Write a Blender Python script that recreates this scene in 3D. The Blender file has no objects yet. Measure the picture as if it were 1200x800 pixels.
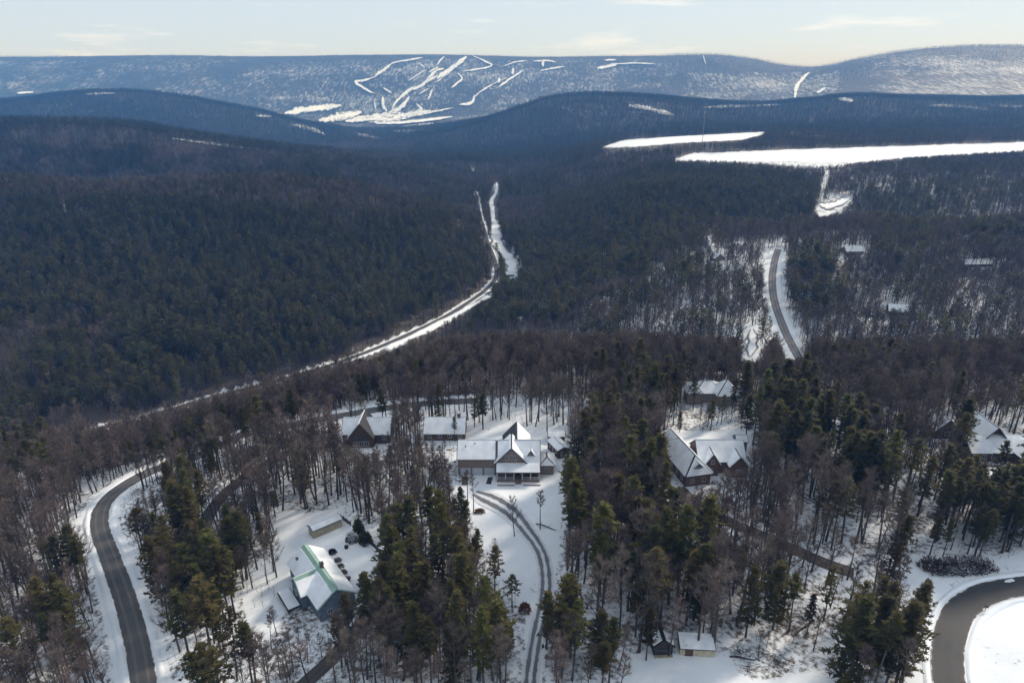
import bpy, math, random
import numpy as np
from mathutils import Vector, Matrix
random.seed(7); rng = np.random.default_rng(7)
scn = bpy.context.scene
COL = scn.collection
R = math.radians

# ------------------------------------------------------------------ camera, sky, sun, exposure
CAM_Z, PITCH, FOC = 110.0, R(21.3), 800.0
cam = bpy.data.cameras.new('camera'); cam.sensor_width = 36; cam.lens = 24
cam.clip_start = 1; cam.clip_end = 60000
camo = bpy.data.objects.new('camera', cam); COL.objects.link(camo)
camo.location = (0, 0, CAM_Z); camo.rotation_euler = (R(90) - PITCH, 0, 0)
scn.camera = camo
SUN_EL, SUN_AZ = R(33), R(52)            # azimuth measured from +Y towards +X
w = bpy.data.worlds.new('World'); scn.world = w; w.use_nodes = True
nt = w.node_tree; nt.nodes.clear(); N = nt.nodes.new; LK = nt.links.new
wo = N('ShaderNodeOutputWorld'); bg = N('ShaderNodeBackground'); sky = N('ShaderNodeTexSky')
sky.sky_type = 'NISHITA'; sky.sun_disc = False; sky.sun_elevation = SUN_EL; sky.sun_rotation = SUN_AZ
sky.altitude = 400; sky.air_density = 1.0; sky.dust_density = .6; sky.ozone_density = 1.5
bg.inputs['Strength'].default_value = 0.09
tc = N('ShaderNodeTexCoord'); mp = N('ShaderNodeMapping'); mp.inputs['Scale'].default_value = (-2.2, 2.2, 20)
mp.inputs['Location'].default_value = (1.7, 0.2, 0.6)
no = N('ShaderNodeTexNoise'); no.inputs['Scale'].default_value = 2.6; no.inputs['Detail'].default_value = 7; no.inputs['Roughness'].default_value = .58
rp = N('ShaderNodeValToRGB'); rp.color_ramp.elements[0].position = .565; rp.color_ramp.elements[1].position = .75
rp.color_ramp.elements[0].color = (0, 0, 0, 1); rp.color_ramp.elements[1].color = (.75, .75, .75, 1)
mx = N('ShaderNodeMix'); mx.data_type = 'RGBA'; mx.inputs['B'].default_value = (9.5, 9.4, 9.2, 1)
# thin high veil whitening the whole sky a little
vl = N('ShaderNodeMix'); vl.data_type = 'RGBA'; vl.inputs['Factor'].default_value = .82; vl.inputs['B'].default_value = (5.9, 6.75, 7.8, 1)
LK(sky.outputs[0], vl.inputs['A']); LK(vl.outputs['Result'], mx.inputs['A'])
LK(tc.outputs['Generated'], mp.inputs[0]); LK(mp.outputs[0], no.inputs[0]); LK(no.outputs[0], rp.inputs[0]); LK(rp.outputs[0], mx.inputs['Factor'])
LK(mx.outputs['Result'], bg.inputs['Color']); LK(bg.outputs[0], wo.inputs['Surface'])
sl = bpy.data.lights.new('sun', 'SUN'); sl.energy = 2.8; sl.angle = R(9); sl.color = (1, .91, .78)
so = bpy.data.objects.new('sun', sl); COL.objects.link(so)
so.rotation_euler = (R(90) - SUN_EL, 0, math.pi - SUN_AZ); so.location = (0, 0, 400)
scn.view_settings.view_transform = 'Standard'; scn.view_settings.look = 'None'
scn.view_settings.exposure = 0.42; scn.view_settings.gamma = 1
scn.cycles.max_bounces = 5; scn.cycles.diffuse_bounces = 3; scn.cycles.volume_bounces = 0; scn.cycles.transparent_max_bounces = 4

# ------------------------------------------------------------------ helpers
cP, sP = math.cos(PITCH), math.sin(PITCH)
def ray(u, v):
    a = (u - 600) / FOC; b = (400 - v) / FOC
    return a, cP + b * sP, -sP + b * cP
def proj(x, y, z):
    dz = z - CAM_Z; d = y * cP - dz * sP; up = y * sP + dz * cP
    return 600 + FOC * x / d, 400 - FOC * up / d, d
def pix(u, v, z):
    a, dy, dz = ray(u, v); k = (z - CAM_Z) / dz
    return Vector((a * k, dy * k, z))

def vnoise(x, y, seed=0):
    x = np.asarray(x, float); y = np.asarray(y, float)
    xi = np.floor(x).astype(np.int64); yi = np.floor(y).astype(np.int64); fx = x - xi; fy = y - yi
    fx = fx * fx * (3 - 2 * fx); fy = fy * fy * (3 - 2 * fy)
    def h(i, j):
        n = (i * 374761393 + j * 668265263 + seed * 1442695) & 0x7fffffff
        n = ((n ^ (n >> 13)) * 1274126177) & 0x7fffffff
        return ((n ^ (n >> 16)) & 0xffff) / 65535.0
    return (h(xi, yi) * (1 - fx) + h(xi + 1, yi) * fx) * (1 - fy) + (h(xi, yi + 1) * (1 - fx) + h(xi + 1, yi + 1) * fx) * fy
def fbm(x, y, seed=0, o=4):
    s = 0; a = .5; x = np.asarray(x, float); y = np.asarray(y, float)
    for k in range(o):
        s = s + a * vnoise(x, y, seed + k * 17); x = x * 2.03; y = y * 2.03; a *= .5
    return s / (1 - .5 ** o)

# ------------------------------------------------------------------ terrain control points
CP = []
def cz(u, v, z):                       # seen at pixel (u, v) with height z
    a, dy, dz = ray(u, v); k = (z - CAM_Z) / dz; CP.append((a * k, dy * k, z))
def cd(u, v, d):                       # seen at pixel with distance d
    a, dy, dz = ray(u, v); k = d / dy; CP.append((a * k, d, CAM_Z + dz * k))
def ch(u, vref, d, z):                 # hidden point on the same bearing
    a, dy, dz = ray(u, vref); CP.append((a / dy * d, d, z))
for p in [(0,800,-8),(300,800,-2),(600,800,1),(900,800,1),(1200,800,2),(-300,800,-12),(1500,800,4),(-300,640,-17),(0,680,-11),(150,680,-8),(380,680,-4),(600,680,0),
          (850,680,1),(1100,680,1),(1400,680,3),(0,600,-16),(130,590,-12),(260,590,-8),(400,600,-4),(560,570,0),(700,580,1),(830,560,2),
          (1000,580,1),(1170,560,3),(1400,560,4),(0,572,-22),(200,532,-17),(330,520,-11),(450,495,-7),(600,500,-2),(760,500,-1),(830,470,-3),
          (1000,480,-2),(1170,500,0),(1400,500,0),(330,492,-15),(400,474,-14),(500,440,-16),(600,430,-15),(750,430,-14),(900,435,-13),(1050,435,-12),(1200,435,-10),(1450,435,-8),
          (-200,590,-26)]: cz(*p)
# valley floor and road
for p in [(-250,590,-80),(-100,560,-80),(60,520,-80),(150,495,-80),(250,466,-80),(340,443,-80),(420,417,-80),(500,378,-80),(575,335,-80),(600,305,-80),(590,260,-80),(585,215,-82)]: cz(*p)
# gully behind the crest
for p in [(-200,545,262,-56),(0,545,262,-52),(200,500,275,-48),(330,470,300,-45),(400,455,315,-46),(560,430,360,-68),(650,430,350,-64),(750,430,340,-58),(900,430,340,-53),(1050,430,335,-48),(1200,430,330,-45),(1450,430,330,-42)]: ch(*p)
for p in [(620,410,-72),(660,400,-66),(700,400,-60),(780,405,-54),(850,410,-51),(935,418,-52),(1050,410,-46),(1200,410,-43),(700,330,-54),(640,330,-72),(800,330,-43),(800,280,-42),
          (700,280,-52),(640,270,-70),(760,230,-30),(650,230,-70),(700,200,-44),(740,175,-17),(625,205,-80),
          (905,290,-30),(990,300,-30),(1050,355,-38),(1150,300,-28),(1300,300,-26),(915,370,-45),(900,275,-31),(1020,270,-29),(1200,270,-26),(1400,270,-22)]: cz(*p)
for p in [(900,275,720,-49),(1050,270,700,-47),(1200,270,690,-46)]: ch(*p)
for p in [(930,250,-43),(970,235,-38),(1150,250,-41),(1100,215,-32),(1300,215,-28),(850,220,-38),(800,200,-30),
          (800,185,-26),(900,186,-26),(1000,188,-26),(1200,180,-23),(1350,178,-20),(900,171,-25),(1000,168,-25),(1200,164.5,-22),(1400,163,-20),(720,170,-34),(800,163,-35),(890,156,-36),(1050,150,-30),(1200,150,-26),
          (1000,116,25),(1200,119,12),(1400,119,12),(1100,125,0),(850,123,-10),(770,122,10),(690,113,30),(630,120,10),(560,145,-80),(620,165,-90),(600,190,-88),(700,150,-50),(500,155,-125),(800,145,-40),(900,140,-40)]: cz(*p)
# left hills
for p in [(-200,450,-68),(0,470,-73),(100,450,-71),(250,430,-72),(350,400,-70),(450,360,-68),(540,320,-70),(-150,330,-44),(100,330,-50),(300,330,-54),(450,300,-56),(100,260,-26),(300,260,-27),(450,250,-33),(200,400,-66),
          (-200,216,-2),(0,216,-8),(200,221,-12),(330,217,-8),(430,231,-24),(520,255,-49),(570,290,-73),
          (100,190,-28),(300,195,-34),(450,205,-50),(530,220,-72),(-200,155,12),(0,157,8),(140,155,10),(250,170,-14),(400,188,-44),(540,190,-78),
          (0,160,-90),(200,160,-100),(380,167,-115),(-200,125,-10),(0,123,-10),(90,112,20),(160,110,35),(300,132,-40),(392,157,-122),
          (440,140,-140),(400,150,-140),(470,138,-148),(380,130,-118)]: cz(*p)
for p in [(-150,216,990,-58),(100,216,960,-62),(330,216,970,-66),(450,216,1000,-68),(100,157,2080,-100),(300,172,2000,-110),(450,190,2100,-112),(-200,157,2100,-90),
          (100,120,4000,-120),(300,120,4000,-140),(-200,120,4000,-120),(700,113,3500,-10),(1000,115,3300,0),(1200,115,3300,10)]: ch(*p)
for u, d, z in [(-300,4700,-80),(0,4700,-80),(200,4700,-95),(470,4560,-148),(650,4700,-70),(830,4300,-55),(930,4200,-30)]: ch(u, 120, d, z)
for u, v, d in [(-300,67,6200),(0,68,6200),(200,66,6200),(400,67,6200),(540,66,6200),(650,69,6150),(700,68,6100),(760,67.5,6000),(830,65,5800),(880,69,5700),(920,76,5500),(948,80,5300)]: cd(u, v, d)
for u, d, z in [(0,5400,80),(300,5400,60),(540,5400,60),(750,5300,80),(900,4900,60)]: ch(u, 70, d, z)
for u, d, z in [(900,6400,185),(930,6300,150),(960,6200,150),(985,6000,165),(935,5000,70),(950,5800,150),(960,5000,90),(930,7500,130),(980,7500,150)]: ch(u, 75, d, z)
for u, v, d in [(975,76.5,5250),(1000,71.5,5200),(1040,64.5,5100),(1100,58,5000),(1200,57,5000),(1350,57,5000),(1500,60,5000)]: cd(u, v, d)
for u, d, z in [(1050,3800,10),(1200,3700,20),(1400,3700,30),(1000,4400,80),(1100,4300,130),(1200,4300,150),(1400,4300,150)]: ch(u, 70, d, z)
for u in (-300, 0, 300, 600, 900, 1200, 1500):
    ch(u, 75, 7500, 150 if u == 900 else 190); ch(u, 75, 10000, 110); ch(u, 75, 13000, 100); ch(u, 800, 55, -6 if u < 300 else 2); ch(u, 800, 40, -6 if u < 300 else 2)
CP = np.array(CP)
S_, T_ = CP[:, 0] / CP[:, 1], np.log(CP[:, 1]); W_ = CP[:, 2] / CP[:, 1]
def U(r2): return .5 * r2 * np.log(r2 + 1e-12)
n = len(CP); A = np.zeros((n + 3, n + 3))
A[:n, :n] = U((S_[:, None] - S_[None]) ** 2 + (T_[:, None] - T_[None]) ** 2) + np.eye(n) * 3e-5
A[:n, n] = 1; A[:n, n + 1] = S_; A[:n, n + 2] = T_; A[n:, :n] = A[:n, n:].T
WT = np.linalg.solve(A, np.r_[W_, 0, 0, 0])
NS, NT = 480, 600
SG = np.linspace(-1.25, 1.25, NS); TG = np.linspace(math.log(45), math.log(12500), NT)
SS, TT = np.meshgrid(SG, TG, indexing='ij')
ZG = WT[n] + WT[n + 1] * SS + WT[n + 2] * TT
for i in range(n): ZG += WT[i] * U((SS - S_[i]) ** 2 + (TT - T_[i]) ** 2)
YG = np.exp(TT); XG = SS * YG; ZG = ZG * YG
def sstep(a, b, x):
    t = np.clip((x - a) / (b - a), 0, 1); return t * t * (3 - 2 * t)
ZG += (fbm(XG / 9, YG / 9, 3) - .5) * .7 * (YG < 400) + (fbm(XG / 60, YG / 60, 5) - .5) * (.8 + 5.5 * sstep(300, 700, YG))
ZG += (fbm(XG / 260, YG / 260, 8) - .5) * 22 * sstep(1300, 3500, YG) * (1 - .75 * sstep(5000, 5200, YG) * (ZG > 180))
ZG += -np.abs(fbm(XG / 420 + YG / 1400, YG / 1500, 11) - .5) * 70 * sstep(4300, 5000, YG) * (1 - sstep(160, 240, ZG))
print('skyline', [(u_, round(min(proj(x_, y_, z_)[1] for x_, y_, z_ in zip(XG[i_], YG[i_], ZG[i_])), 1)) for u_ in range(0, 1201, 75) for i_ in [int(round(((u_ - 600) / FOC / 1.08 - SG[0]) / (SG[1] - SG[0])))]])
# flat snow fields stay flat

def gz(x, y):
    x = np.asarray(x, float); y = np.maximum(np.asarray(y, float), 46)
    i = np.clip((x / y - SG[0]) / (SG[1] - SG[0]), 0, NS - 1.001); j = np.clip((np.log(y) - TG[0]) / (TG[1] - TG[0]), 0, NT - 1.001)
    i0 = i.astype(int); j0 = j.astype(int); fi = i - i0; fj = j - j0
    return (ZG[i0, j0] * (1 - fi) + ZG[i0 + 1, j0] * fi) * (1 - fj) + (ZG[i0, j0 + 1] * (1 - fi) + ZG[i0 + 1, j0 + 1] * fi) * fj
YS = np.exp(np.linspace(math.log(60), math.log(9000), 5000))
def at(u, v):
    a, dy, dz = ray(u, v); zr = CAM_Z + dz / dy * YS
    hit = np.nonzero(zr <= gz(a / dy * YS, YS))[0]
    k = hit[0] if len(hit) else len(YS) - 1
    if 0 < k:
        y0, y1 = YS[k - 1], YS[k]
        for _ in range(12):
            m = (y0 + y1) / 2
            if CAM_Z + dz / dy * m <= gz(a / dy * m, m): y1 = m
            else: y0 = m
        y = y1
    else: y = YS[k]
    x = a / dy * y
    return Vector((x, y, float(gz(x, y))))
def crom(pts, step):
    P = [np.array(p[:2], float) for p in pts]; P = [2 * P[0] - P[1]] + P + [2 * P[-1] - P[-2]]; out = []
    for i in range(1, len(P) - 2):
        L = np.linalg.norm(P[i + 1] - P[i]); m = max(2, int(L / step))
        for k in range(m):
            t = k / m; a, b, c, d = P[i - 1], P[i], P[i + 1], P[i + 2]
            out.append(.5 * (2 * b + (c - a) * t + (2 * a - 5 * b + 4 * c - d) * t * t + (3 * b - a - 3 * c + d) * t ** 3))
    out.append(P[-2]); return np.array(out)

# ------------------------------------------------------------------ level the ground under roads and houses
def near(path, reach):
    """distance of grid points to a path and index of the nearest path point (inside reach)"""
    m = (XG > path[:, 0].min() - reach) & (XG < path[:, 0].max() + reach) & (YG > path[:, 1].min() - reach) & (YG < path[:, 1].max() + reach)
    idx = np.nonzero(m); gx, gy = XG[idx], YG[idx]; best = np.full(gx.shape, 1e9); bi = np.zeros(gx.shape, int)
    for k, (px, py) in enumerate(path):
        d = (gx - px) ** 2 + (gy - py) ** 2; c = d < best; best[c] = d[c]; bi[c] = k
    return idx, np.sqrt(best), bi
CLEAR = []                                     # (path, radius): no trees here
def road_path(px, step, width, smooth=9, clear=None, level=True):
    path = crom([at(*p) for p in px], step); z = gz(path[:, 0], path[:, 1])
    pad = np.r_[[z[0]] * smooth, z, [z[-1]] * smooth]; z = np.convolve(pad, np.ones(2 * smooth + 1) / (2 * smooth + 1), 'valid')
    if level:
        idx, d, bi = near(path, width * 1.6); k = 1 - sstep(width * .62, width * 1.5, d)
        ZG[idx] = ZG[idx] * (1 - k) + z[bi] * k
    CLEAR.append((path, clear or width * .5 + 2.5))
    return path, z
def pad(u, v, r, dz=0):
    p = at(u, v); d = np.hypot(XG - p.x, YG - p.y); k = 1 - sstep(r, r * 1.6, d); z = p.z + dz
    ZG[:] = ZG * (1 - k) + z * k; p.z = z
    return p
PADS = {k: pad(*a) for k, a in dict(stone=(596,552,17), green=(378,694,10), long_shed=(380,622,5), brick=(838,556,14), left=(428,520,8.5), rear=(520,514,8.5),
        pyramid=(836,478,9), right=(1175,541,12), right_far=(1108,514,7), small_shed=(817,766,5), play=(776,766,3), out_a=(650,535,5), out_b=(653,519,4)).items()}
road_west = road_path([(172,830),(162,760),(146,700),(130,655),(117,618),(121,592),(143,572),(180,552),(230,534),(285,512),(340,498),(400,487),(470,476),(560,468)], 2, 7)
road_east = road_path([(1122,850),(1111,790),(1112,750),(1124,718),(1150,698),(1180,689),(1230,682)], 2, 8.5)
drive_dark = road_path([(236,622),(248,598),(272,570),(310,546),(352,528),(398,518),(440,520)], 2, 4, clear=3)
drive_lawn = road_path([(556,578),(575,586),(598,600),(620,624),(635,650),(640,680),(637,710),(629,745),(622,790),(619,830)], 1.5, 4.5, clear=4.5)
drive_brown = road_path([(795,572),(815,590),(845,606),(885,624),(925,642),(965,660),(1000,672)], 2, 4, clear=2.2)
drive_low = road_path([(432,722),(412,745),(392,768),(368,790),(345,812)], 2, 3.4, clear=2.2)
valley_road = road_path([(30,528),(70,515),(130,498),(190,483),(250,466),(340,443),(420,417),(480,390),(540,360),(572,338),(582,320),(577,300),(568,270),(560,235),(557,225)], 4, 7, clear=4)
hill_road = road_path([(941,428),(930,408),(920,388),(911,365),(906,345),(905,325),(908,305),(912,292)], 2, 7, clear=4.6)
# ------------------------------------------------------------------ materials
def mat(name, base, rough=.85, noise=None, var=.3, rnd=0, bump=0, col2=None, scale=1.0, spec=.2):
    m = bpy.data.materials.new(name); m.use_nodes = True; t = m.node_tree; b = t.nodes['Principled BSDF']
    b.inputs['Roughness'].default_value = rough; b.inputs['Specular IOR Level'].default_value = spec
    c2 = col2 or tuple(c * (1 - var) for c in base)
    g = t.nodes.new('ShaderNodeTexCoord'); nn = t.nodes.new('ShaderNodeTexNoise'); nn.inputs['Scale'].default_value = scale; nn.inputs['Detail'].default_value = 6
    t.links.new(g.outputs['Object'], nn.inputs[0])
    r = t.nodes.new('ShaderNodeMapRange'); r.inputs[1].default_value = .35; r.inputs[2].default_value = .65; t.links.new(nn.outputs[0], r.inputs[0])
    x = t.nodes.new('ShaderNodeMix'); x.data_type = 'RGBA'; x.inputs['A'].default_value = (*base, 1); x.inputs['B'].default_value = (*c2, 1)
    t.links.new(r.outputs[0], x.inputs['Factor']); out = x.outputs['Result']
    if rnd:
        oi = t.nodes.new('ShaderNodeObjectInfo'); hs = t.nodes.new('ShaderNodeHueSaturation')
        mr = t.nodes.new('ShaderNodeMapRange'); mr.inputs[3].default_value = 1 - rnd; mr.inputs[4].default_value = 1 + rnd; t.links.new(oi.outputs['Random'], mr.inputs[0]); t.links.new(mr.outputs[0], hs.inputs['Value'])
        mh = t.nodes.new('ShaderNodeMath'); mh.operation = 'MULTIPLY'; mh.inputs[1].default_value = 7.31; mf = t.nodes.new('ShaderNodeMath'); mf.operation = 'FRACT'
        t.links.new(oi.outputs['Random'], mh.inputs[0]); t.links.new(mh.outputs[0], mf.inputs[0])
        m2 = t.nodes.new('ShaderNodeMapRange'); m2.inputs[3].default_value = .475; m2.inputs[4].default_value = .525; t.links.new(mf.outputs[0], m2.inputs[0]); t.links.new(m2.outputs[0], hs.inputs['Hue'])
        t.links.new(out, hs.inputs['Color']); out = hs.outputs[0]
    t.links.new(out, b.inputs['Base Color'])
    if bump:
        bp = t.nodes.new('ShaderNodeBump'); bp.inputs['Strength'].default_value = bump; bp.inputs['Distance'].default_value = .1; t.links.new(nn.outputs[0], bp.inputs['Height']); t.links.new(bp.outputs[0], b.inputs['Normal'])
    return m
M = dict(
    needle=mat('pine_needles', (.108,.090,.024), .75, rnd=.4, scale=.8, col2=(.066,.064,.022)),
    needle_far=mat('pine_needles_far', (.062,.062,.024), .8, rnd=.5, scale=.3),
    twig=mat('bare_twigs', (.165,.128,.108), .9, rnd=.4, scale=.5),
    bark=mat('bark', (.080,.066,.058), .95, rnd=.3, scale=3),
    birch=mat('pale_bark', (.42,.40,.37), .9, scale=3),
    asphalt=mat('asphalt', (.075,.072,.070), .85, var=.35, scale=.6, bump=.2),
    snow=mat('snow', (.82,.84,.87), .7, var=.05, scale=.8, bump=.25, spec=.3),
    roofsnow=mat('roof_snow', (.84,.86,.89), .7, var=.16, scale=.45, bump=.15, spec=.3),
    stone=mat('stone_wall', (.27,.215,.18), .9, col2=(.17,.135,.115), scale=2.5, bump=.4),
    brick=mat('red_brick', (.17,.105,.085), .9, col2=(.12,.075,.062), scale=3, bump=.3),
    brownwood=mat('brown_siding', (.11,.075,.055), .85, scale=2),
    bluegrey=mat('blue_grey_siding', (.16,.20,.25), .8, scale=1),
    beige=mat('beige_siding', (.50,.44,.32), .8, scale=1),
    greenmetal=mat('green_metal', (.30,.44,.37), .5, var=.15, scale=.7),
    shingle=mat('dark_shingles', (.07,.068,.07), .9, scale=3),
    white=mat('white_paint', (.55,.56,.58), .6, var=.06, scale=1),
    garage=mat('garage_door_paint', (.50,.53,.58), .6, var=.08, scale=1),
    darkwood=mat('dark_wood', (.045,.04,.038), .85, scale=2),
    earth=mat('bare_earth', (.15,.115,.09), .95, scale=.8, bump=.4),
    rust=mat('rust_leaves', (.20,.085,.05), .9, rnd=.15, scale=2),
    hedge=mat('hedge_twigs', (.11,.065,.048), .9, col2=(.07,.05,.042), scale=.6),
    steel=mat('grey_steel', (.34,.35,.37), .5, scale=1),
    chimney=mat('chimney_stone', (.16,.14,.13), .9, scale=3),
)
for k in ('needle', 'needle_far'):                    # needles let some light through
    t_ = M[k].node_tree; p_ = t_.nodes['Principled BSDF']; tr_ = t_.nodes.new('ShaderNodeBsdfTranslucent'); ms_ = t_.nodes.new('ShaderNodeMixShader'); ms_.inputs[0].default_value = .35
    t_.links.new(p_.inputs['Base Color'].links[0].from_socket, tr_.inputs['Color']); t_.links.new(p_.outputs[0], ms_.inputs[1]); t_.links.new(tr_.outputs[0], ms_.inputs[2]); t_.links.new(ms_.outputs[0], t_.nodes['Material Output'].inputs[0])
g = bpy.data.materials.new('window_glass'); g.use_nodes = True; b = g.node_tree.nodes['Principled BSDF']
b.inputs['Base Color'].default_value = (.03,.035,.045,1); b.inputs['Roughness'].default_value = .12; M['glass'] = g

def nodes_of(m): return m.node_tree, m.node_tree.nodes, m.node_tree.links
def ground_material():
    m = bpy.data.materials.new('snowy_ground'); m.use_nodes = True; t, nd, lk = nodes_of(m); b = nd['Principled BSDF']; b.inputs['Roughness'].default_value = .8
    at_ = nd.new('ShaderNodeAttribute'); at_.attribute_name = 'litter'; af = nd.new('ShaderNodeAttribute'); af.attribute_name = 'wood'
    tc = nd.new('ShaderNodeTexCoord')
    def noise(sc, det, ro=.55, mapping=None):
        x = nd.new('ShaderNodeTexNoise'); x.inputs['Scale'].default_value = sc; x.inputs['Detail'].default_value = det; x.inputs['Roughness'].default_value = ro
        if mapping:
            mp = nd.new('ShaderNodeMapping'); mp.inputs['Scale'].default_value = mapping; lk.new(tc.outputs['Object'], mp.inputs[0]); lk.new(mp.outputs[0], x.inputs[0])
        else: lk.new(tc.outputs['Object'], x.inputs[0])
        return x
    def rng_(src, a, b_, c=0, d=1):
        r = nd.new('ShaderNodeMapRange'); r.inputs[1].default_value = a; r.inputs[2].default_value = b_; r.inputs[3].default_value = c; r.inputs[4].default_value = d; lk.new(src, r.inputs[0]); return r.outputs[0]
    def math_(op, a, b_):
        x = nd.new('ShaderNodeMath'); x.operation = op; x.use_clamp = op != 'SUBTRACT'
        for k, s in enumerate((a, b_)):
            if isinstance(s, (int, float)): x.inputs[k].default_value = s
            else: lk.new(s, x.inputs[k])
        return x.outputs[0]
    def mix(f, a, b_):
        x = nd.new('ShaderNodeMix'); x.data_type = 'RGBA'
        lk.new(f, x.inputs['Factor'])
        for k, s in (('A', a), ('B', b_)):
            if isinstance(s, tuple): x.inputs[k].default_value = (*s, 1)
            else: lk.new(s, x.inputs[k])
        return x.outputs['Result']
    n1 = noise(.9, 8, .62); n2 = noise(.11, 6)
    spots = math_('ADD', math_('MULTIPLY', n1.outputs[0], .6), math_('MULTIPLY', n2.outputs[0], .4))
    thr = rng_(at_.outputs['Fac'], 0, 1, .70, .28)
    f = rng_(math_('SUBTRACT', spots, thr), -.05, .07)
    litter = mix(rng_(noise(2.3, 5).outputs[0], .35, .65), (.115, .085, .065), (.06, .045, .036))
    snow = mix(rng_(n2.outputs[0], .3, .7), (.84, .855, .88), (.76, .78, .81))
    near_ = mix(f, snow, litter)
    # far woods: dark bare crowns with snow showing between them
    n3 = noise(.06, 9, .78, (1, .2, .5)); n4 = noise(.0022, 5, .6, (1, 1, 1.6))
    sp = math_('ADD', math_('MULTIPLY', n3.outputs[0], .68), math_('MULTIPLY', n4.outputs[0], .32))
    fs = rng_(math_('SUBTRACT', sp, rng_(at_.outputs['Fac'], 0, 1, .30, .62)), -.04, .12)
    woods = mix(rng_(noise(.006, 7).outputs[0], .35, .65), (.052, .047, .046), (.030, .034, .033))
    far_ = mix(fs, woods, (.74, .75, .78))
    lk.new(mix(af.outputs['Fac'], near_, far_), b.inputs['Base Color'])
    bp = nd.new('ShaderNodeBump'); bp.inputs['Strength'].default_value = .35; bp.inputs['Distance'].default_value = .25; lk.new(n1.outputs[0], bp.inputs['Height']); lk.new(bp.outputs[0], b.inputs['Normal'])
    return m
def road_material(name, base, dark, snow_edge, track=0.0, cover=0.0):
    """worn road: 'across' runs -1..1 over its width; ragged snow creeps in from the edges, packed snow stays between the wheel tracks"""
    m = bpy.data.materials.new(name); m.use_nodes = True; t, nd, lk = nodes_of(m); b = nd['Principled BSDF']; b.inputs['Roughness'].default_value = .75
    a = nd.new('ShaderNodeAttribute'); a.attribute_name = 'across'; tc = nd.new('ShaderNodeTexCoord')
    n1 = nd.new('ShaderNodeTexNoise'); n1.inputs['Scale'].default_value = .55; n1.inputs['Detail'].default_value = 8; n1.inputs['Roughness'].default_value = .65; lk.new(tc.outputs['Object'], n1.inputs[0])
    n2 = nd.new('ShaderNodeTexNoise'); n2.inputs['Scale'].default_value = .12; n2.inputs['Detail'].default_value = 5; lk.new(tc.outputs['Object'], n2.inputs[0])
    def mm(op, x, y=None, cl=False):
        k = nd.new('ShaderNodeMath'); k.operation = op; k.use_clamp = cl
        for i, s in enumerate((x, y)):
            if s is None: continue
            if isinstance(s, (int, float)): k.inputs[i].default_value = s
            else: lk.new(s, k.inputs[i])
        return k.outputs[0]
    ab = mm('ABSOLUTE', a.outputs['Fac'])
    edge = mm('ADD', ab, mm('MULTIPLY', mm('SUBTRACT', n1.outputs[0], .5), .55))
    r = nd.new('ShaderNodeMapRange'); r.inputs[1].default_value = snow_edge; r.inputs[2].default_value = snow_edge + .1; lk.new(edge, r.inputs[0]); f = r.outputs[0]
    if track:                                        # snow between and beside two wheel tracks
        d = mm('ABSOLUTE', mm('SUBTRACT', ab, .42)); d = mm('ADD', d, mm('MULTIPLY', mm('SUBTRACT', n1.outputs[0], .5), .5))
        r2 = nd.new('ShaderNodeMapRange'); r2.inputs[1].default_value = track; r2.inputs[2].default_value = track + .12; lk.new(d, r2.inputs[0]); f = mm('MAXIMUM', f, mm('MULTIPLY', r2.outputs[0], cover))
    x = nd.new('ShaderNodeMix'); x.data_type = 'RGBA'; x.inputs['A'].default_value = (*base, 1); x.inputs['B'].default_value = (*dark, 1)
    r3 = nd.new('ShaderNodeMapRange'); r3.inputs[1].default_value = .38; r3.inputs[2].default_value = .62; lk.new(n2.outputs[0], r3.inputs[0]); lk.new(r3.outputs[0], x.inputs['Factor'])
    wv = mm('SUBTRACT', 1, mm('MULTIPLY', mm('ABSOLUTE', mm('SUBTRACT', ab, mm('ADD', .40, mm('MULTIPLY', mm('SUBTRACT', n2.outputs[0], .5), .25)))), 5.5), True)
    sp = nd.new('ShaderNodeMix'); sp.data_type = 'RGBA'; sp.inputs['B'].default_value = tuple(min(1, c * 1.45) for c in base) + (1,); lk.new(x.outputs['Result'], sp.inputs['A']); lk.new(mm('MULTIPLY', wv, .8), sp.inputs['Factor'])
    de = nd.new('ShaderNodeMapRange'); de.inputs[1].default_value = snow_edge - .16; de.inputs[2].default_value = snow_edge; lk.new(edge, de.inputs[0])
    dm = nd.new('ShaderNodeMix'); dm.data_type = 'RGBA'; dm.inputs['B'].default_value = (.085, .062, .048, 1); lk.new(sp.outputs['Result'], dm.inputs['A']); lk.new(mm('MULTIPLY', de.outputs[0], .75), dm.inputs['Factor'])
    y = nd.new('ShaderNodeMix'); y.data_type = 'RGBA'; y.inputs['B'].default_value = (.80, .81, .84, 1); lk.new(dm.outputs['Result'], y.inputs['A']); lk.new(f, y.inputs['Factor']); lk.new(y.outputs['Result'], b.inputs['Base Color'])
    return m

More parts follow.
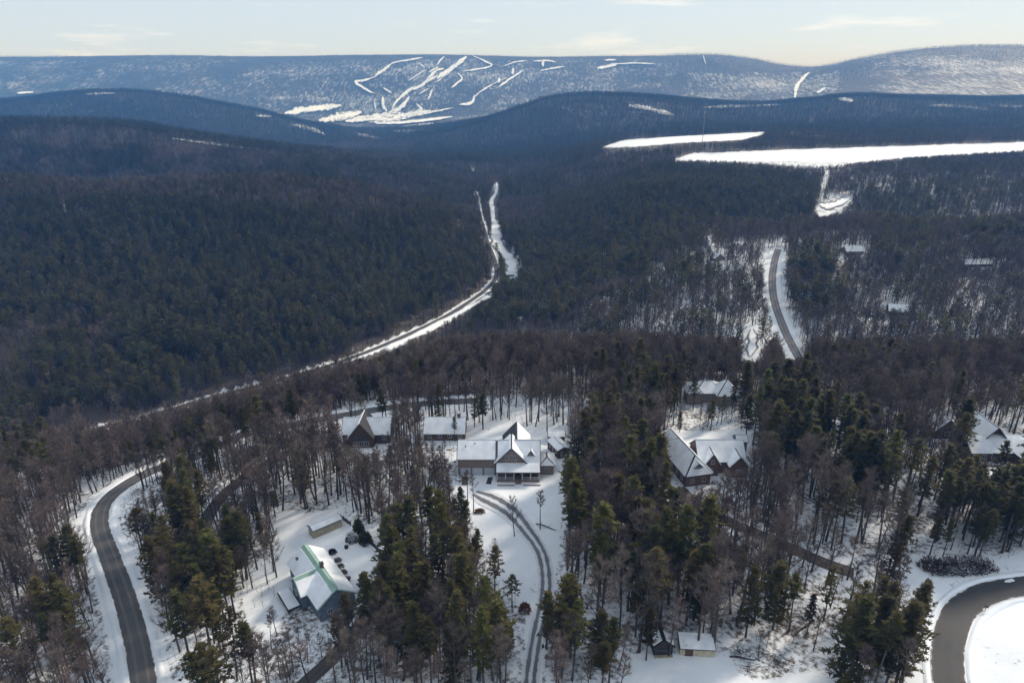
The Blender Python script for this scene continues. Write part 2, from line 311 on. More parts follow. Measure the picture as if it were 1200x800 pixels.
# ------------------------------------------------------------------ mesh builder
class MB:
    def __init__(s): s.v = []; s.f = []; s.m = []
    def add(s, vs, fs, m=0):
        o = len(s.v); s.v += [tuple(p) for p in vs]; s.f += [tuple(i + o for i in f) for f in fs]; s.m += [m] * len(fs); return s
    def box(s, x0, x1, y0, y1, z0, z1, m=0):
        return s.add([(x0,y0,z0),(x1,y0,z0),(x1,y1,z0),(x0,y1,z0),(x0,y0,z1),(x1,y0,z1),(x1,y1,z1),(x0,y1,z1)],
                     [(0,3,2,1),(4,5,6,7),(0,1,5,4),(1,2,6,5),(2,3,7,6),(3,0,4,7)], m)
    def tube(s, pts, rad, k=5, m=0, cap=True):
        pts = [Vector(p) for p in pts]; vs = []; fs = []
        for i, p in enumerate(pts):
            d = (pts[min(i + 1, len(pts) - 1)] - pts[max(i - 1, 0)]).normalized(); a = d.orthogonal().normalized(); c = d.cross(a)
            for q in range(k):
                t = q * 6.2832 / k; vs.append(p + (a * math.cos(t) + c * math.sin(t)) * rad[i])
        for i in range(len(pts) - 1):
            for q in range(k): fs.append((i*k+q, i*k+(q+1)%k, (i+1)*k+(q+1)%k, (i+1)*k+q))
        if cap: fs.append(tuple(range(len(vs) - k, len(vs))))
        return s.add(vs, fs, m)
    def mesh(s, name, mats, smooth=False):
        me = bpy.data.meshes.new(name); me.from_pydata(s.v, [], s.f)
        for q in (mats if isinstance(mats, (list, tuple)) else [mats]): me.materials.append(q)
        if any(s.m): me.polygons.foreach_set('material_index', s.m)
        if smooth: me.polygons.foreach_set('use_smooth', [True] * len(s.f))
        me.update(); return me
    def build(s, name, mats, parent=None, smooth=False):
        o = bpy.data.objects.new(name, s.mesh(name, mats, smooth)); COL.objects.link(o)
        if parent: o.parent = parent
        return o
def tag(o, label=None, cat=None, group=None, kind=None):
    if label: o['label'] = label
    if cat: o['category'] = cat
    if group: o['group'] = group
    if kind: o['kind'] = kind
    return o
def empty(name, loc, rz, label, cat, group=None):
    o = bpy.data.objects.new(name, None); COL.objects.link(o); o.location = loc; o.rotation_euler = (0, 0, rz); o.empty_display_size = .5
    return tag(o, label, cat, group)

# ------------------------------------------------------------------ open ground: fields, snow strips, ski runs (where no trees stand)
def inpoly(u, v, poly):
    u = np.asarray(u); v = np.asarray(v); c = np.zeros(u.shape, bool); j = len(poly) - 1
    for i in range(len(poly)):
        x1, y1 = poly[i]; x2, y2 = poly[j]
        if y1 != y2: c ^= ((y1 > v) != (y2 > v)) & (u < (x2 - x1) * (v - y1) / (y2 - y1) + x1)
        j = i
    return c
FIELD1 = [(783,189),(808,180),(960,174),(1200,166.5),(1290,163),(1290,176),(1200,178),(1060,187),(1000,191),(965,203),(935,195),(860,191)]
FIELD2 = [(703,173),(730,164.5),(790,160),(897,154.5),(892,158),(868,164),(800,167),(745,172)]
UG, VG, DG = proj(XG, YG, ZG)
FARF = (YG > 1100) & (YG < 2300) & (inpoly(UG, VG, FIELD1) | inpoly(UG, VG, FIELD2))
OPEN = np.zeros(XG.shape)                      # 1 where the snow lies open
OPEN[FARF] = 1
STRIPS = []                                    # (pixel path, half width in pixels)
def c2(p, s, x0, y0): return [(x0 + x / s, y0 + y / s) for x, y in p]
def ski(p, wd): STRIPS.append((c2(p, 5.4545, 400, 50), wd / 5.4545 * .95, 'ski_run'))
ski([(520,100),(420,118),(330,132)], 14); ski([(318,142),(270,180),(218,212)], 24); ski([(205,228),(150,245),(92,256),(130,285),(175,315),(208,328)], 20)
ski([(800,95),(745,140),(700,175),(640,212),(612,235)], 38); ski([(655,170),(600,190),(540,255),(500,285),(440,305),(395,340),(350,385),(322,430)], 26)
ski([(840,90),(890,110),(930,130),(962,150),(915,168),(780,188)], 13); ski([(435,350),(400,400),(330,450),(200,500)], 34); ski([(265,352),(268,400),(290,445)], 28); ski([(212,385),(220,430)], 14)
ski([(852,340),(832,390),(755,402)], 22); ski([(880,325),(920,300),(965,272)], 16); ski([(1005,290),(1060,250),(1120,210),(1165,178)], 17); ski([(1100,168),(1095,208)], 22); ski([(1012,232),(1005,262)], 26)
ski([(745,200),(772,235),(740,265),(703,295)], 15); ski([(582,305),(555,370)], 17); ski([(560,298),(495,335)], 11); ski([(268,294),(322,328)], 13)
ski([(-60,480),(0,470),(110,460)], 50); ski([(60,505),(250,492),(330,505)], 26); ski([(340,505),(520,462),(715,422)], 15); ski([(480,395),(508,440),(360,475)], 22)
ski([(175,515),(330,520),(520,510)], 9); ski([(610,150),(640,110),(660,95)], 12); ski([(560,195),(620,160)], 14); ski([(1040,155),(1110,130),(1190,120)], 9); ski([(500,140),(535,165)], 12)
ski([(380,480),(300,505),(210,512)], 20); ski([(430,470),(520,428)], 18); ski([(300,475),(335,420)], 22); ski([(545,175),(480,215),(430,250)], 9); ski([(690,190),(640,235),(600,260)], 9); ski([(520,100),(420,116),(330,136),(270,178),(205,228),(120,252)], 9); ski([(620,215),(560,245),(500,285),(440,310)], 22); ski([(965,272),(1010,250),(1060,228)], 8); ski([(930,290),(880,325),(845,365)], 10)
STRIPS += [([(968,205),(966,222),(962,236)], 3, 'farm_track'), ([(960,240),(975,241),(996,232)], 9, 'farm_clearing'), ([(830,277),(832,290),(833,301)], 4.5, 'hill_clearing'), ([(846,265),(860,263.5),(875,266)], 4, 'hill_clearing'), ([(843,302),(856,299),(868,301)], 5, 'hill_clearing'),
           ([(972,291),(990,289),(1014,291)], 7, 'hill_clearing'), ([(984,300),(981,312),(986,322)], 5, 'hill_clearing'), ([(1126,310),(1150,308),(1168,309)], 4, 'hill_clearing'), ([(1100,216),(1118,213)], 5, 'hill_clearing'), ([(1078,226),(1086,231)], 3, 'hill_clearing'), ([(984,332),(982,348)], 4, 'hill_clearing'),
           ([(881,386),(882,402),(879,418)], 12, 'hill_clearing'), ([(1020,360),(1050,372),(1090,372)], 5, 'hill_clearing'), ([(8,213),(30,215)], 3, 'hill_clearing'), ([(75,240),(80,260)], 3, 'hill_clearing'), ([(160,247),(165,256)], 3, 'hill_clearing'), ([(145,495),(165,491),(185,487)], 5, 'valley_clearing'), ([(620,352),(640,357)], 3, 'hill_clearing')]
STRIPS += [([(334,134),(360,129),(400,124.5)], 8.5, 'ski_run'), ([(374,142.5),(400,138),(424,132.5)], 9, 'ski_run'), ([(405,143),(440,138),(470,133)], 8, 'ski_run'), ([(440,146),(480,144),(530,138)], 4, 'ski_run'), ([(432,141.5),(470,137),(505,131)], 8, 'ski_run')]
STRIPS += [([(633,84),(648,81),(662,79)], 2.2, 'ski_run'), ([(700,81),(716,78),(724,76)], 4.5, 'ski_run'), ([(722,76),(745,75),(767,76)], 2, 'ski_run'), ([(708,71.5),(722,71)], 2.5, 'ski_run'),
           ([(625,73),(640,72),(652,74)], 2, 'ski_run'), ([(637,71),(636,79)], 3.5, 'ski_run'),
           ([(931.5,117),(932.5,106),(937,97),(948,86)], 5, 'power_line_cut'), ([(957,110),(967,104)], 4, 'hillside_clearing'), ([(824,66),(827,76)], 1.2, 'hillside_clearing'),
           ([(827,126.5),(870,124.5),(915,123)], 4, 'valley_meadow'), ([(982,116.5),(990,117),(1000,119)], 5, 'valley_meadow'), ([(1094,124),(1120,125),(1157,129)], 4.5, 'valley_meadow'), ([(1160,124),(1230,127)], 3, 'valley_meadow'),
           ([(737,124),(755,127),(772,130)], 5, 'hilltop_clearing'), ([(770,131),(786,134)], 7, 'hilltop_clearing'), ([(100,111),(118,109.5),(135,110)], 3.5, 'valley_meadow'), ([(20,110),(40,109)], 3, 'valley_meadow'),
           ([(203,163.5),(256,170.5),(304,176)], 3.2, 'valley_meadow'), ([(300,136),(318,137)], 3, 'valley_meadow'), ([(345,147),(365,152),(380,158)], 5, 'valley_meadow'),
           ([(462,154),(500,154),(515,151)], 4, 'valley_meadow'), ([(470,150),(508,146)], 3, 'valley_meadow'), ([(420,158),(445,163)], 4, 'valley_meadow'),
           ([(925,158.5),(936,158)], 7, 'farm_meadow'), ([(940,160.5),(968,160.5)], 3.2, 'farm_meadow'), ([(947,148),(953,142)], 3, 'farm_meadow'), ([(1135,148),(1147,146)], 5, 'farm_meadow'), ([(1185,149),(1215,147)], 5, 'farm_meadow'), ([(1030,149),(1045,147)], 3, 'farm_meadow'),
           ([(553,198),(556,203)], 4, 'snowy_creek'), ([(600,216),(606,213)], 5, 'snowy_creek')]
CREEK = [(583,214),(581,226),(576,236),(577,250),(579,262),(581,275),(584,288),(591,297),(598,306),(602,315),(600,326),(590,338),(572,348),(540,366),(500,387),(455,409)]
CREEKW = [4,7,6,6,9,9,8,12,18,20,26,24,16,13,13,12]
strip_paths = []
vl_ = valley_road[0][:int(len(valley_road[0]) * .42)]; CLEAR.append((vl_ + np.array([3, -2]), 4.6))
for px, wpx, nm in STRIPS:
    if nm is None: continue
    P = [at(*p) for p in px]; Ym = sum(p.y for p in P) / len(P); wid = wpx * Ym / FOC
    path = crom(P, max(6, wid * .35)); strip_paths.append((path, wid, nm, px, wpx)); CLEAR.append((path, wid * .5 + 2))
ck = crom([at(*p) for p in CREEK], 4); ckw = np.interp(np.linspace(0, 1, len(ck)), np.linspace(0, 1, len(CREEKW)), CREEKW)
ckw = ckw * (ck[:, 1]) / FOC * .8; ckw *= .75 + .5 * vnoise(np.arange(len(ck)) / 3., ck[:, 0] * 0, 4)

# ------------------------------------------------------------------ ground sheet
litter = np.full(XG.shape, .42)
midband = inpoly(UG, VG, [(-100,500),(200,470),(400,425),(600,400),(1300,400),(1300,470),(1000,478),(830,462),(640,462),(480,470),(380,480),(260,508),(100,560),(-100,620)]) & (YG < 330)
litter[midband] = .62
litter[inpoly(UG, VG, [(-200,500),(110,560),(110,640),(120,720),(150,830),(-200,830)]) & (YG < 330)] = .42
litter[inpoly(UG, VG, [(400,470),(700,465),(700,505),(400,530)]) & (YG < 330)] = .22
m = (YG >= 300); litter[m] = .66; litter[m & (UG < 600) & (YG < 1250)] = .85
litter[m & (YG < 620) & inpoly(UG, VG, [(590,350),(700,345),(900,370),(960,355),(1300,350),(1300,430),(590,430)])] = .26
litter[m & inpoly(UG, VG, [(600,285),(780,290),(900,280),(900,370),(700,345),(600,350)])] = .34
litter[m & (UG > 900) & (VG > 200) & (VG < 360) & (litter > .3)] = .36
for poly in ([(545,505),(662,505),(660,570),(655,640),(645,720),(630,830),(612,830),(618,720),(585,680),(555,615),(540,580)], [(330,600),(400,598),(450,640),(425,690),(340,710),(290,780),(285,690)],
             [(725,765),(820,770),(870,778),(985,800),(990,830),(730,830)], [(1040,650),(1130,655),(1260,640),(1260,830),(1060,830),(1075,700)], [(770,505),(880,505),(890,545),(800,575)]):
    litter[inpoly(UG, VG, poly) & (YG < 300)] = .08
litter[inpoly(UG, VG, [(842,760),(905,752),(960,790),(880,795)]) & (YG < 200)] = .48
litter[(YG > 1250) & (UG < 620)] = .88; litter[(YG > 1250) & (UG >= 620)] = .75
far = YG > 1900
lm = np.full(XG.shape, .93)
big = YG > 3300
lm[big] = .90
slope = big & (YG > 4200)
lm[slope] = .86
lm[slope & (UG > 400) & (UG < 720) & (VG < 140)] = .76; lm[slope & inpoly(UG, VG, [(425,150),(440,120),(500,90),(540,75),(570,75),(550,100),(520,130),(500,150)])] = .74
lm[slope & (UG < 400) & (VG > 72) & (VG < 115)] = .80
lm[slope & (UG > 800) & (UG < 985) & (VG > 85)] = .70
rm = big & (UG > 985) & (VG < 125); k = sstep(58, 76, VG) * sstep(985, 1060, UG); lm[rm] = (.92 - .27 * k)[rm]
lm[slope & (ZG > 235) & (UG < 980)] = .97
litter = np.where(far, lm, litter)
for path, wid, nm, *_ in strip_paths:
    if wid > 14 and path[:, 1].mean() < 3400: idx, d, _ = near(path, wid * .6); OPEN[idx] = np.maximum(OPEN[idx], d < wid * .5)
idx, d, bi = near(ck, 18); OPEN[idx] = np.maximum(OPEN[idx], d < ckw[bi] * .5)
litter = np.where(OPEN > .5, np.where(YG < 1200, .4, .05), litter)
for (path, _), hw in ((road_west, 5), (road_east, 7.5), (hill_road, 5.5), (valley_road, 5), ((vl_, 0), 5)):
    idx, d, _ = near(path, hw); c = d < hw; litter[tuple(q[c] for q in idx)] = .12
for (path, _), hw in ((drive_brown, 4), (drive_dark, 4)):
    idx, d, _ = near(path, hw); c = d < hw; litter[tuple(q[c] for q in idx)] = .2
verts = np.stack([XG, YG, ZG], -1).reshape(-1, 3)
i, j = np.meshgrid(np.arange(NS - 1), np.arange(NT - 1), indexing='ij'); a0 = i * NT + j
quads = np.stack([a0, a0 + NT, a0 + NT + 1, a0 + 1], -1).reshape(-1, 4)
me = bpy.data.meshes.new('ground'); me.vertices.add(len(verts)); me.vertices.foreach_set('co', verts.ravel())
me.loops.add(quads.size); me.loops.foreach_set('vertex_index', quads.ravel().astype(np.int32)); me.polygons.add(len(quads))
me.polygons.foreach_set('loop_start', np.arange(0, quads.size, 4, dtype=np.int32)); me.polygons.foreach_set('loop_total', np.full(len(quads), 4, dtype=np.int32))
me.polygons.foreach_set('use_smooth', np.ones(len(quads), bool)); me.update(calc_edges=True); me.validate()
for nm, arr in (('litter', litter), ('wood', sstep(1700, 2400, YG) * (1 - OPEN))):
    me.attributes.new(nm, 'FLOAT', 'POINT').data.foreach_set('value', arr.ravel().astype(np.float32))
me.materials.append(ground_material()); ground = bpy.data.objects.new('ground', me); COL.objects.link(ground); ground['kind'] = 'structure'

# ------------------------------------------------------------------ roads and snow banks (ribbons laid on the ground)
def ribbon(name, path, z, width, m, lift=.10, nx=7, ragged=0, kind='structure', z_from_ground=False, crown=.06, seed=1):
    tg = np.gradient(path, axis=0); tg /= np.linalg.norm(tg, axis=1)[:, None] + 1e-9; nrm = np.stack([-tg[:, 1], tg[:, 0]], 1)
    w_ = np.broadcast_to(np.asarray(width, float), (len(path),)); vs = []; ac = []
    for k in range(len(path)):
        for q in range(nx):
            s = q / (nx - 1) * 2 - 1; hw = w_[k] / 2
            if ragged: hw *= 1 + ragged * (float(vnoise(k * .55, (s > 0) * 9.7, seed)) - .5) * 2
            p = path[k] + nrm[k] * s * hw
            zz = float(gz(p[0], p[1])) + lift if z_from_ground else max(z[k] + lift, float(gz(p[0], p[1])) + .04) + crown * (1 - s * s)
            vs.append((p[0], p[1], zz)); ac.append(s)
    fs = [(k*nx+q, k*nx+q+1, (k+1)*nx+q+1, (k+1)*nx+q) for k in range(len(path) - 1) for q in range(nx - 1)]
    o = MB().add(vs, fs).build(name, m, smooth=True); o.data.attributes.new('across', 'FLOAT', 'POINT').data.foreach_set('value', np.array(ac, np.float32))
    o['kind'] = kind; return o
ribbon('road', *road_west, 4.9, road_material('worn_asphalt', (.105,.098,.092), (.066,.062,.060), .93))
ribbon('road', *road_east, 5.8, road_material('dark_asphalt', (.030,.029,.030), (.050,.047,.044), .95))
ribbon('road', *hill_road, 5.6, road_material('pale_asphalt', (.21,.19,.172), (.15,.135,.122), .93))
ribbon('road', *valley_road, np.interp(np.arange(len(valley_road[0])) / len(valley_road[0]), [0, .45, .5, .62, 1], [5, 5, 6.2, 4.2, 3.0]), road_material('valley_asphalt', (.085,.08,.078), (.055,.05,.05), .9))
ribbon('driveway', *drive_dark, 4.2, road_material('drive_dirt', (.060,.048,.042), (.04,.034,.032), .93))
ribbon('driveway', *drive_brown, 4.2, road_material('drive_leaves', (.085,.062,.05), (.055,.043,.037), .95))
ribbon('driveway', *drive_low, 3.4, road_material('drive_low_dirt', (.060,.048,.042), (.04,.034,.032), .95))
ribbon('driveway', *drive_lawn, np.interp(np.arange(len(drive_lawn[0])) / len(drive_lawn[0]), [0, .05, .18, .36, 1], [4, 7.5, 6.5, 4, 3.4]), road_material('drive_slush', (.10,.105,.115), (.17,.175,.185), .86, track=.17, cover=.78))
def bank(path, z, off, wid, h, seed, u0=0, u1=1):
    """ploughed snow bank beside a road: a lumpy low ridge"""
    n_ = len(path); k0, k1 = int(n_ * u0), int(n_ * u1); tg = np.gradient(path, axis=0); tg /= np.linalg.norm(tg, axis=1)[:, None] + 1e-9; nrm = np.stack([-tg[:, 1], tg[:, 0]], 1)
    vs = []; prof = [(-1, -.05), (-.55, .6), (-.1, 1), (.4, .62), (1, -.05)]
    for k in range(k0, k1):
        hh = h * (.45 + 1.0 * float(vnoise(k * .7, seed, seed))); ww = wid * (.7 + .6 * float(vnoise(k * .4, seed + 3, seed)))
        for s, t in prof:
            p = path[k] + nrm[k] * (off + s * ww / 2); vs.append((p[0], p[1], max(z[k], float(gz(p[0], p[1]))) + .05 + hh * t * (.7 + .6 * float(vnoise(k * 1.7, s * 5, seed + 9)))))
    c = len(prof); fs = [(k*c+q, k*c+q+1, (k+1)*c+q+1, (k+1)*c+q) for k in range(k1 - k0 - 1) for q in range(c - 1)]
    o = MB().add(vs, fs).build('snow_bank', M['snow'], smooth=True); o['kind'] = 'structure'
bank(*road_west, 3.3, 1.8, .35, 3, 0, .6); bank(*road_west, -3.3, 1.6, .3, 4, 0, .6); bank(*road_east, 3.8, 1.4, .3, 5); bank(*road_east, -3.8, 1.4, .3, 6)
bank(*hill_road, -5.4, 3.4, .7, 7)
def far_snow():
    """snow of a distant clearing: trees creep in raggedly from its edges and dot its surface"""
    m = bpy.data.materials.new('far_snow'); m.use_nodes = True; t, nd, lk = nodes_of(m); b = nd['Principled BSDF']; b.inputs['Roughness'].default_value = .8
    a = nd.new('ShaderNodeAttribute'); a.attribute_name = 'across'; tc = nd.new('ShaderNodeTexCoord'); n1 = nd.new('ShaderNodeTexNoise'); n1.inputs['Scale'].default_value = .045; n1.inputs['Detail'].default_value = 8; n1.inputs['Roughness'].default_value = .7
    mp = nd.new('ShaderNodeMapping'); mp.inputs['Scale'].default_value = (1, .3, .7); lk.new(tc.outputs['Object'], mp.inputs[0]); lk.new(mp.outputs[0], n1.inputs[0])
    ab = nd.new('ShaderNodeMath'); ab.operation = 'ABSOLUTE'; lk.new(a.outputs['Fac'], ab.inputs[0]); ml = nd.new('ShaderNodeMath'); ml.operation = 'MULTIPLY_ADD'; ml.inputs[1].default_value = 1.6; lk.new(n1.outputs[0], ml.inputs[0]); lk.new(ab.outputs[0], ml.inputs[2])
    r = nd.new('ShaderNodeMapRange'); r.inputs[1].default_value = 1.36; r.inputs[2].default_value = 1.75; lk.new(ml.outputs[0], r.inputs[0]); x = nd.new('ShaderNodeMix'); x.data_type = 'RGBA'; x.inputs['A'].default_value = (.84, .85, .87, 1); x.inputs['B'].default_value = (.06, .058, .06, 1)
    lk.new(r.outputs[0], x.inputs['Factor']); lk.new(x.outputs['Result'], b.inputs['Base Color']); return m
M['far_snow'] = far_snow()
def clearing(name, px, wpx, seed, lift):
    """a clearing on a distant slope: its outline follows the ground, with ragged edges and islands of trees left in it"""
    c = crom(px, 1.1); tg = np.gradient(c, axis=0); tg /= np.linalg.norm(tg, axis=1)[:, None] + 1e-9; nr = np.stack([-tg[:, 1], tg[:, 0]], 1); n_ = len(c); vs = []; ac = []; nx = 7
    for k in range(n_):
        e = min(1, .3 + 3.5 * min(k, n_ - 1 - k) / n_)
        for q in range(nx):
            t = q / (nx - 1) * 2 - 1; hw = wpx / 2 * e * (1 + .35 * (float(vnoise(k * .5, (t > 0) * 9.7, seed)) - .5) * 2); p = at(c[k, 0] + nr[k, 0] * t * hw, c[k, 1] + nr[k, 1] * t * hw); vs.append((p.x, p.y, p.z + lift)); ac.append(t)
    fs = [(k*nx+q, k*nx+q+1, (k+1)*nx+q+1, (k+1)*nx+q) for k in range(n_ - 1) for q in range(nx - 1)]
    fs = [f for f in fs if max(math.dist(vs[f[0]], vs[f[2]]), math.dist(vs[f[1]], vs[f[3]])) < 900]
    o = MB().add(vs, fs).build(name, M['far_snow'], smooth=True); o['kind'] = 'structure'; o.data.attributes.new('across', 'FLOAT', 'POINT').data.foreach_set('value', np.array(ac, np.float32))
for path, wid, nm, px, wpx in strip_paths: clearing(nm, px, wpx, int(px[0][0] * 7) % 97, 6 if path[:, 1].mean() > 3500 else 2 if path[:, 1].mean() > 1200 else .6)
ribbon('snowy_creek', ck, None, ckw, M['far_snow'], lift=.5, nx=6, ragged=.3, z_from_ground=True, seed=31)

# ------------------------------------------------------------------ tree shapes
def pine_shape(seed, cr0, spread, nb, tufts, tris, top=1.0, size=.75):
    """unit-height trunk/crown for a 20 m pine; whorled limbs carrying needle tufts"""
    r = random.Random(seed); H = 20.0; spread *= 1.15; tr = MB(); cr = MB(); lean = Vector((r.uniform(-.5,.5), r.uniform(-.5,.5), 0))
    ax = lambda h: lean * (h / H) ** 2 + Vector((0, 0, h))
    hs = [-.6, 3, 8, 13, 17, 19.6]; tr.tube([ax(h) for h in hs], [.30,.25,.20,.13,.07,.02], 6)
    for k in range(nb):
        f = (k + r.random()) / nb; h = H * (cr0 + (1 - cr0) * f); ang = k * 2.39996 + r.uniform(-.5, .5)
        prof = (1 - f ** 1.7) ** .85 * (.5 + .5 * min(1, f / .25)); L = spread * (prof + .10) * r.uniform(.5, 1.25)
        droop = r.uniform(-.1, .22) * (1 - f) - .55 * f * f
        p0 = ax(h); d = Vector((math.cos(ang), math.sin(ang), -droop)).normalized(); p1 = p0 + d * L
        if L > 1.2: tr.tube([p0, p1], [.06, .015], 3, cap=False)
        for q in range(tufts):
            t = .28 + .72 * (q + r.random()) / tufts; c = p0 + d * (L * t) + Vector((r.uniform(-.4,.4), r.uniform(-.4,.4), r.uniform(-.12,.3)))
            for _ in range(tris):
                a = r.uniform(0, 6.283); e = r.uniform(-.25, .75); l = size * r.uniform(.6, 1.3); dd = Vector((math.cos(a) * math.cos(e), math.sin(a) * math.cos(e), math.sin(e)))
                s = dd.cross(Vector((0, 0, 1))).normalized() * l * .34
                cr.add([c - s * .8 - dd * .15, c + s * .8 - dd * .15, c + dd * l], [(0, 1, 2)])
    for _ in range(10):                                  # leader
        h = H * r.uniform(.93, 1.02); a = r.uniform(0, 6.28); c = ax(h); cr.add([c + Vector((.1, 0, 0)), c + Vector((-.1, .1, 0)), c + Vector((math.cos(a) * .5, math.sin(a) * .5, .7))], [(0, 1, 2)])
    return tr, cr
def bare_shape(seed, limbs, subs, twigs, tw, fork=.45, wid=3.6):
    """16 m leafless tree: trunk, rising limbs, branches and a fine haze of twigs"""
    r = random.Random(seed); H = 16.0; tr = MB(); cr = MB(); b1 = Vector((r.uniform(-.7,.7), r.uniform(-.7,.7), 0)); b2 = Vector((r.uniform(-.5,.5), r.uniform(-.5,.5), 0))
    ax = lambda h: b1 * math.sin(h / H * 2.2) + b2 * (h / H) ** 2 + Vector((0, 0, h))
    hs = [-.5, 2.5, 6, 9.5, 13, 15.6]; tr.tube([ax(h) for h in hs], [.25,.20,.16,.11,.06,.02], 5)
    def sliver(p, q, w0):
        d = (q - p); s = d.cross(Vector((r.uniform(-1,1), r.uniform(-1,1), .3)))
        if s.length < 1e-4: return
        s = s.normalized() * w0; cr.add([p - s, p + s, q], [(0, 1, 2)])
    for k in range(limbs):
        f = (k + r.random()) / limbs; h = H * (fork + (.95 - fork) * f); a = k * 2.4 + r.uniform(-.6, .6); L = wid * (1.15 - .75 * f) * r.uniform(.7, 1.25)
        p0 = ax(h); up = r.uniform(.5, 1.1) + .3 * f; d = Vector((math.cos(a), math.sin(a), up)).normalized(); pm = p0 + d * L * .5; d2 = (d + Vector((0, 0, .45))).normalized(); p1 = pm + d2 * L * .6
        tr.tube([p0, pm, p1], [.075 * (1.2 - .6 * f), .05 * (1.2 - .6 * f), .015], 3, cap=False)
        for q in range(subs):
            t = .2 + .8 * (q + r.random()) / subs; o = p0.lerp(pm, t * 2) if t < .5 else pm.lerp(p1, t * 2 - 1)
            sd = (d2 + Vector((r.uniform(-1,1), r.uniform(-1,1), r.uniform(-.35,.9))) * .9).normalized(); sl_ = L * r.uniform(.28, .5); e = o + sd * sl_; sliver(o, e, tw * 1.7)
            for z in range(twigs):
                tt = r.uniform(.15, 1); oo = o.lerp(e, tt); td = (sd + Vector((r.uniform(-1,1), r.uniform(-1,1), r.uniform(-.6,.9))) * 1.1).normalized(); sliver(oo, oo + td * r.uniform(.6, 1.5), tw)
    return tr, cr
def joined(shape, mats, name):
    tr, cr = shape; o = len(tr.v); mb = MB(); mb.v = tr.v + cr.v; mb.f = tr.f + [tuple(i + o for i in f) for f in cr.f]; mb.m = [0] * len(tr.f) + [1] * len(cr.f)
    return mb.mesh(name, mats)
PINES = [pine_shape(s, c, sp, nb, 6, 5) for s, c, sp, nb in ((1,.42,2.4,60),(2,.52,2.2,50),(3,.36,2.6,66),(4,.60,2.0,42),(5,.16,3.2,84),(6,.46,2.9,56),(7,.22,2.8,76),(8,.08,3.0,90),(9,.50,3.3,34),(10,.44,2.2,38),(61,.34,3.0,40),(62,.58,2.6,30))]
BARES = [bare_shape(s, l, 6, 11, .030, f, wd) for s, l, f, wd in ((11,12,.46,2.6),(12,10,.56,2.1),(13,15,.34,3.2),(14,10,.62,1.9),(15,13,.50,2.4),(16,16,.28,3.7))]
PINES_M = [pine_shape(s, c, sp, nb, 4, 3, size=1.25) for s, c, sp, nb in ((21,.36,4.2,34),(22,.26,4.4,38),(23,.44,3.8,32),(24,.15,4.4,44))]
BARES_M = [bare_shape(s, l, 6, 7, .055, f, wd) for s, l, f, wd in ((31,12,.42,4.0),(32,10,.50,3.5),(33,14,.32,4.6))]
PINES_F = [pine_shape(s, c, sp, nb, 3, 2, size=2.0) for s, c, sp, nb in ((41,.30,4.6,15),(42,.2,4.9,17))]
BARES_F = [bare_shape(s, l, 3, 3, .10, f, wd) for s, l, f, wd in ((51,9,.36,4.6),(52,9,.30,5.0))]

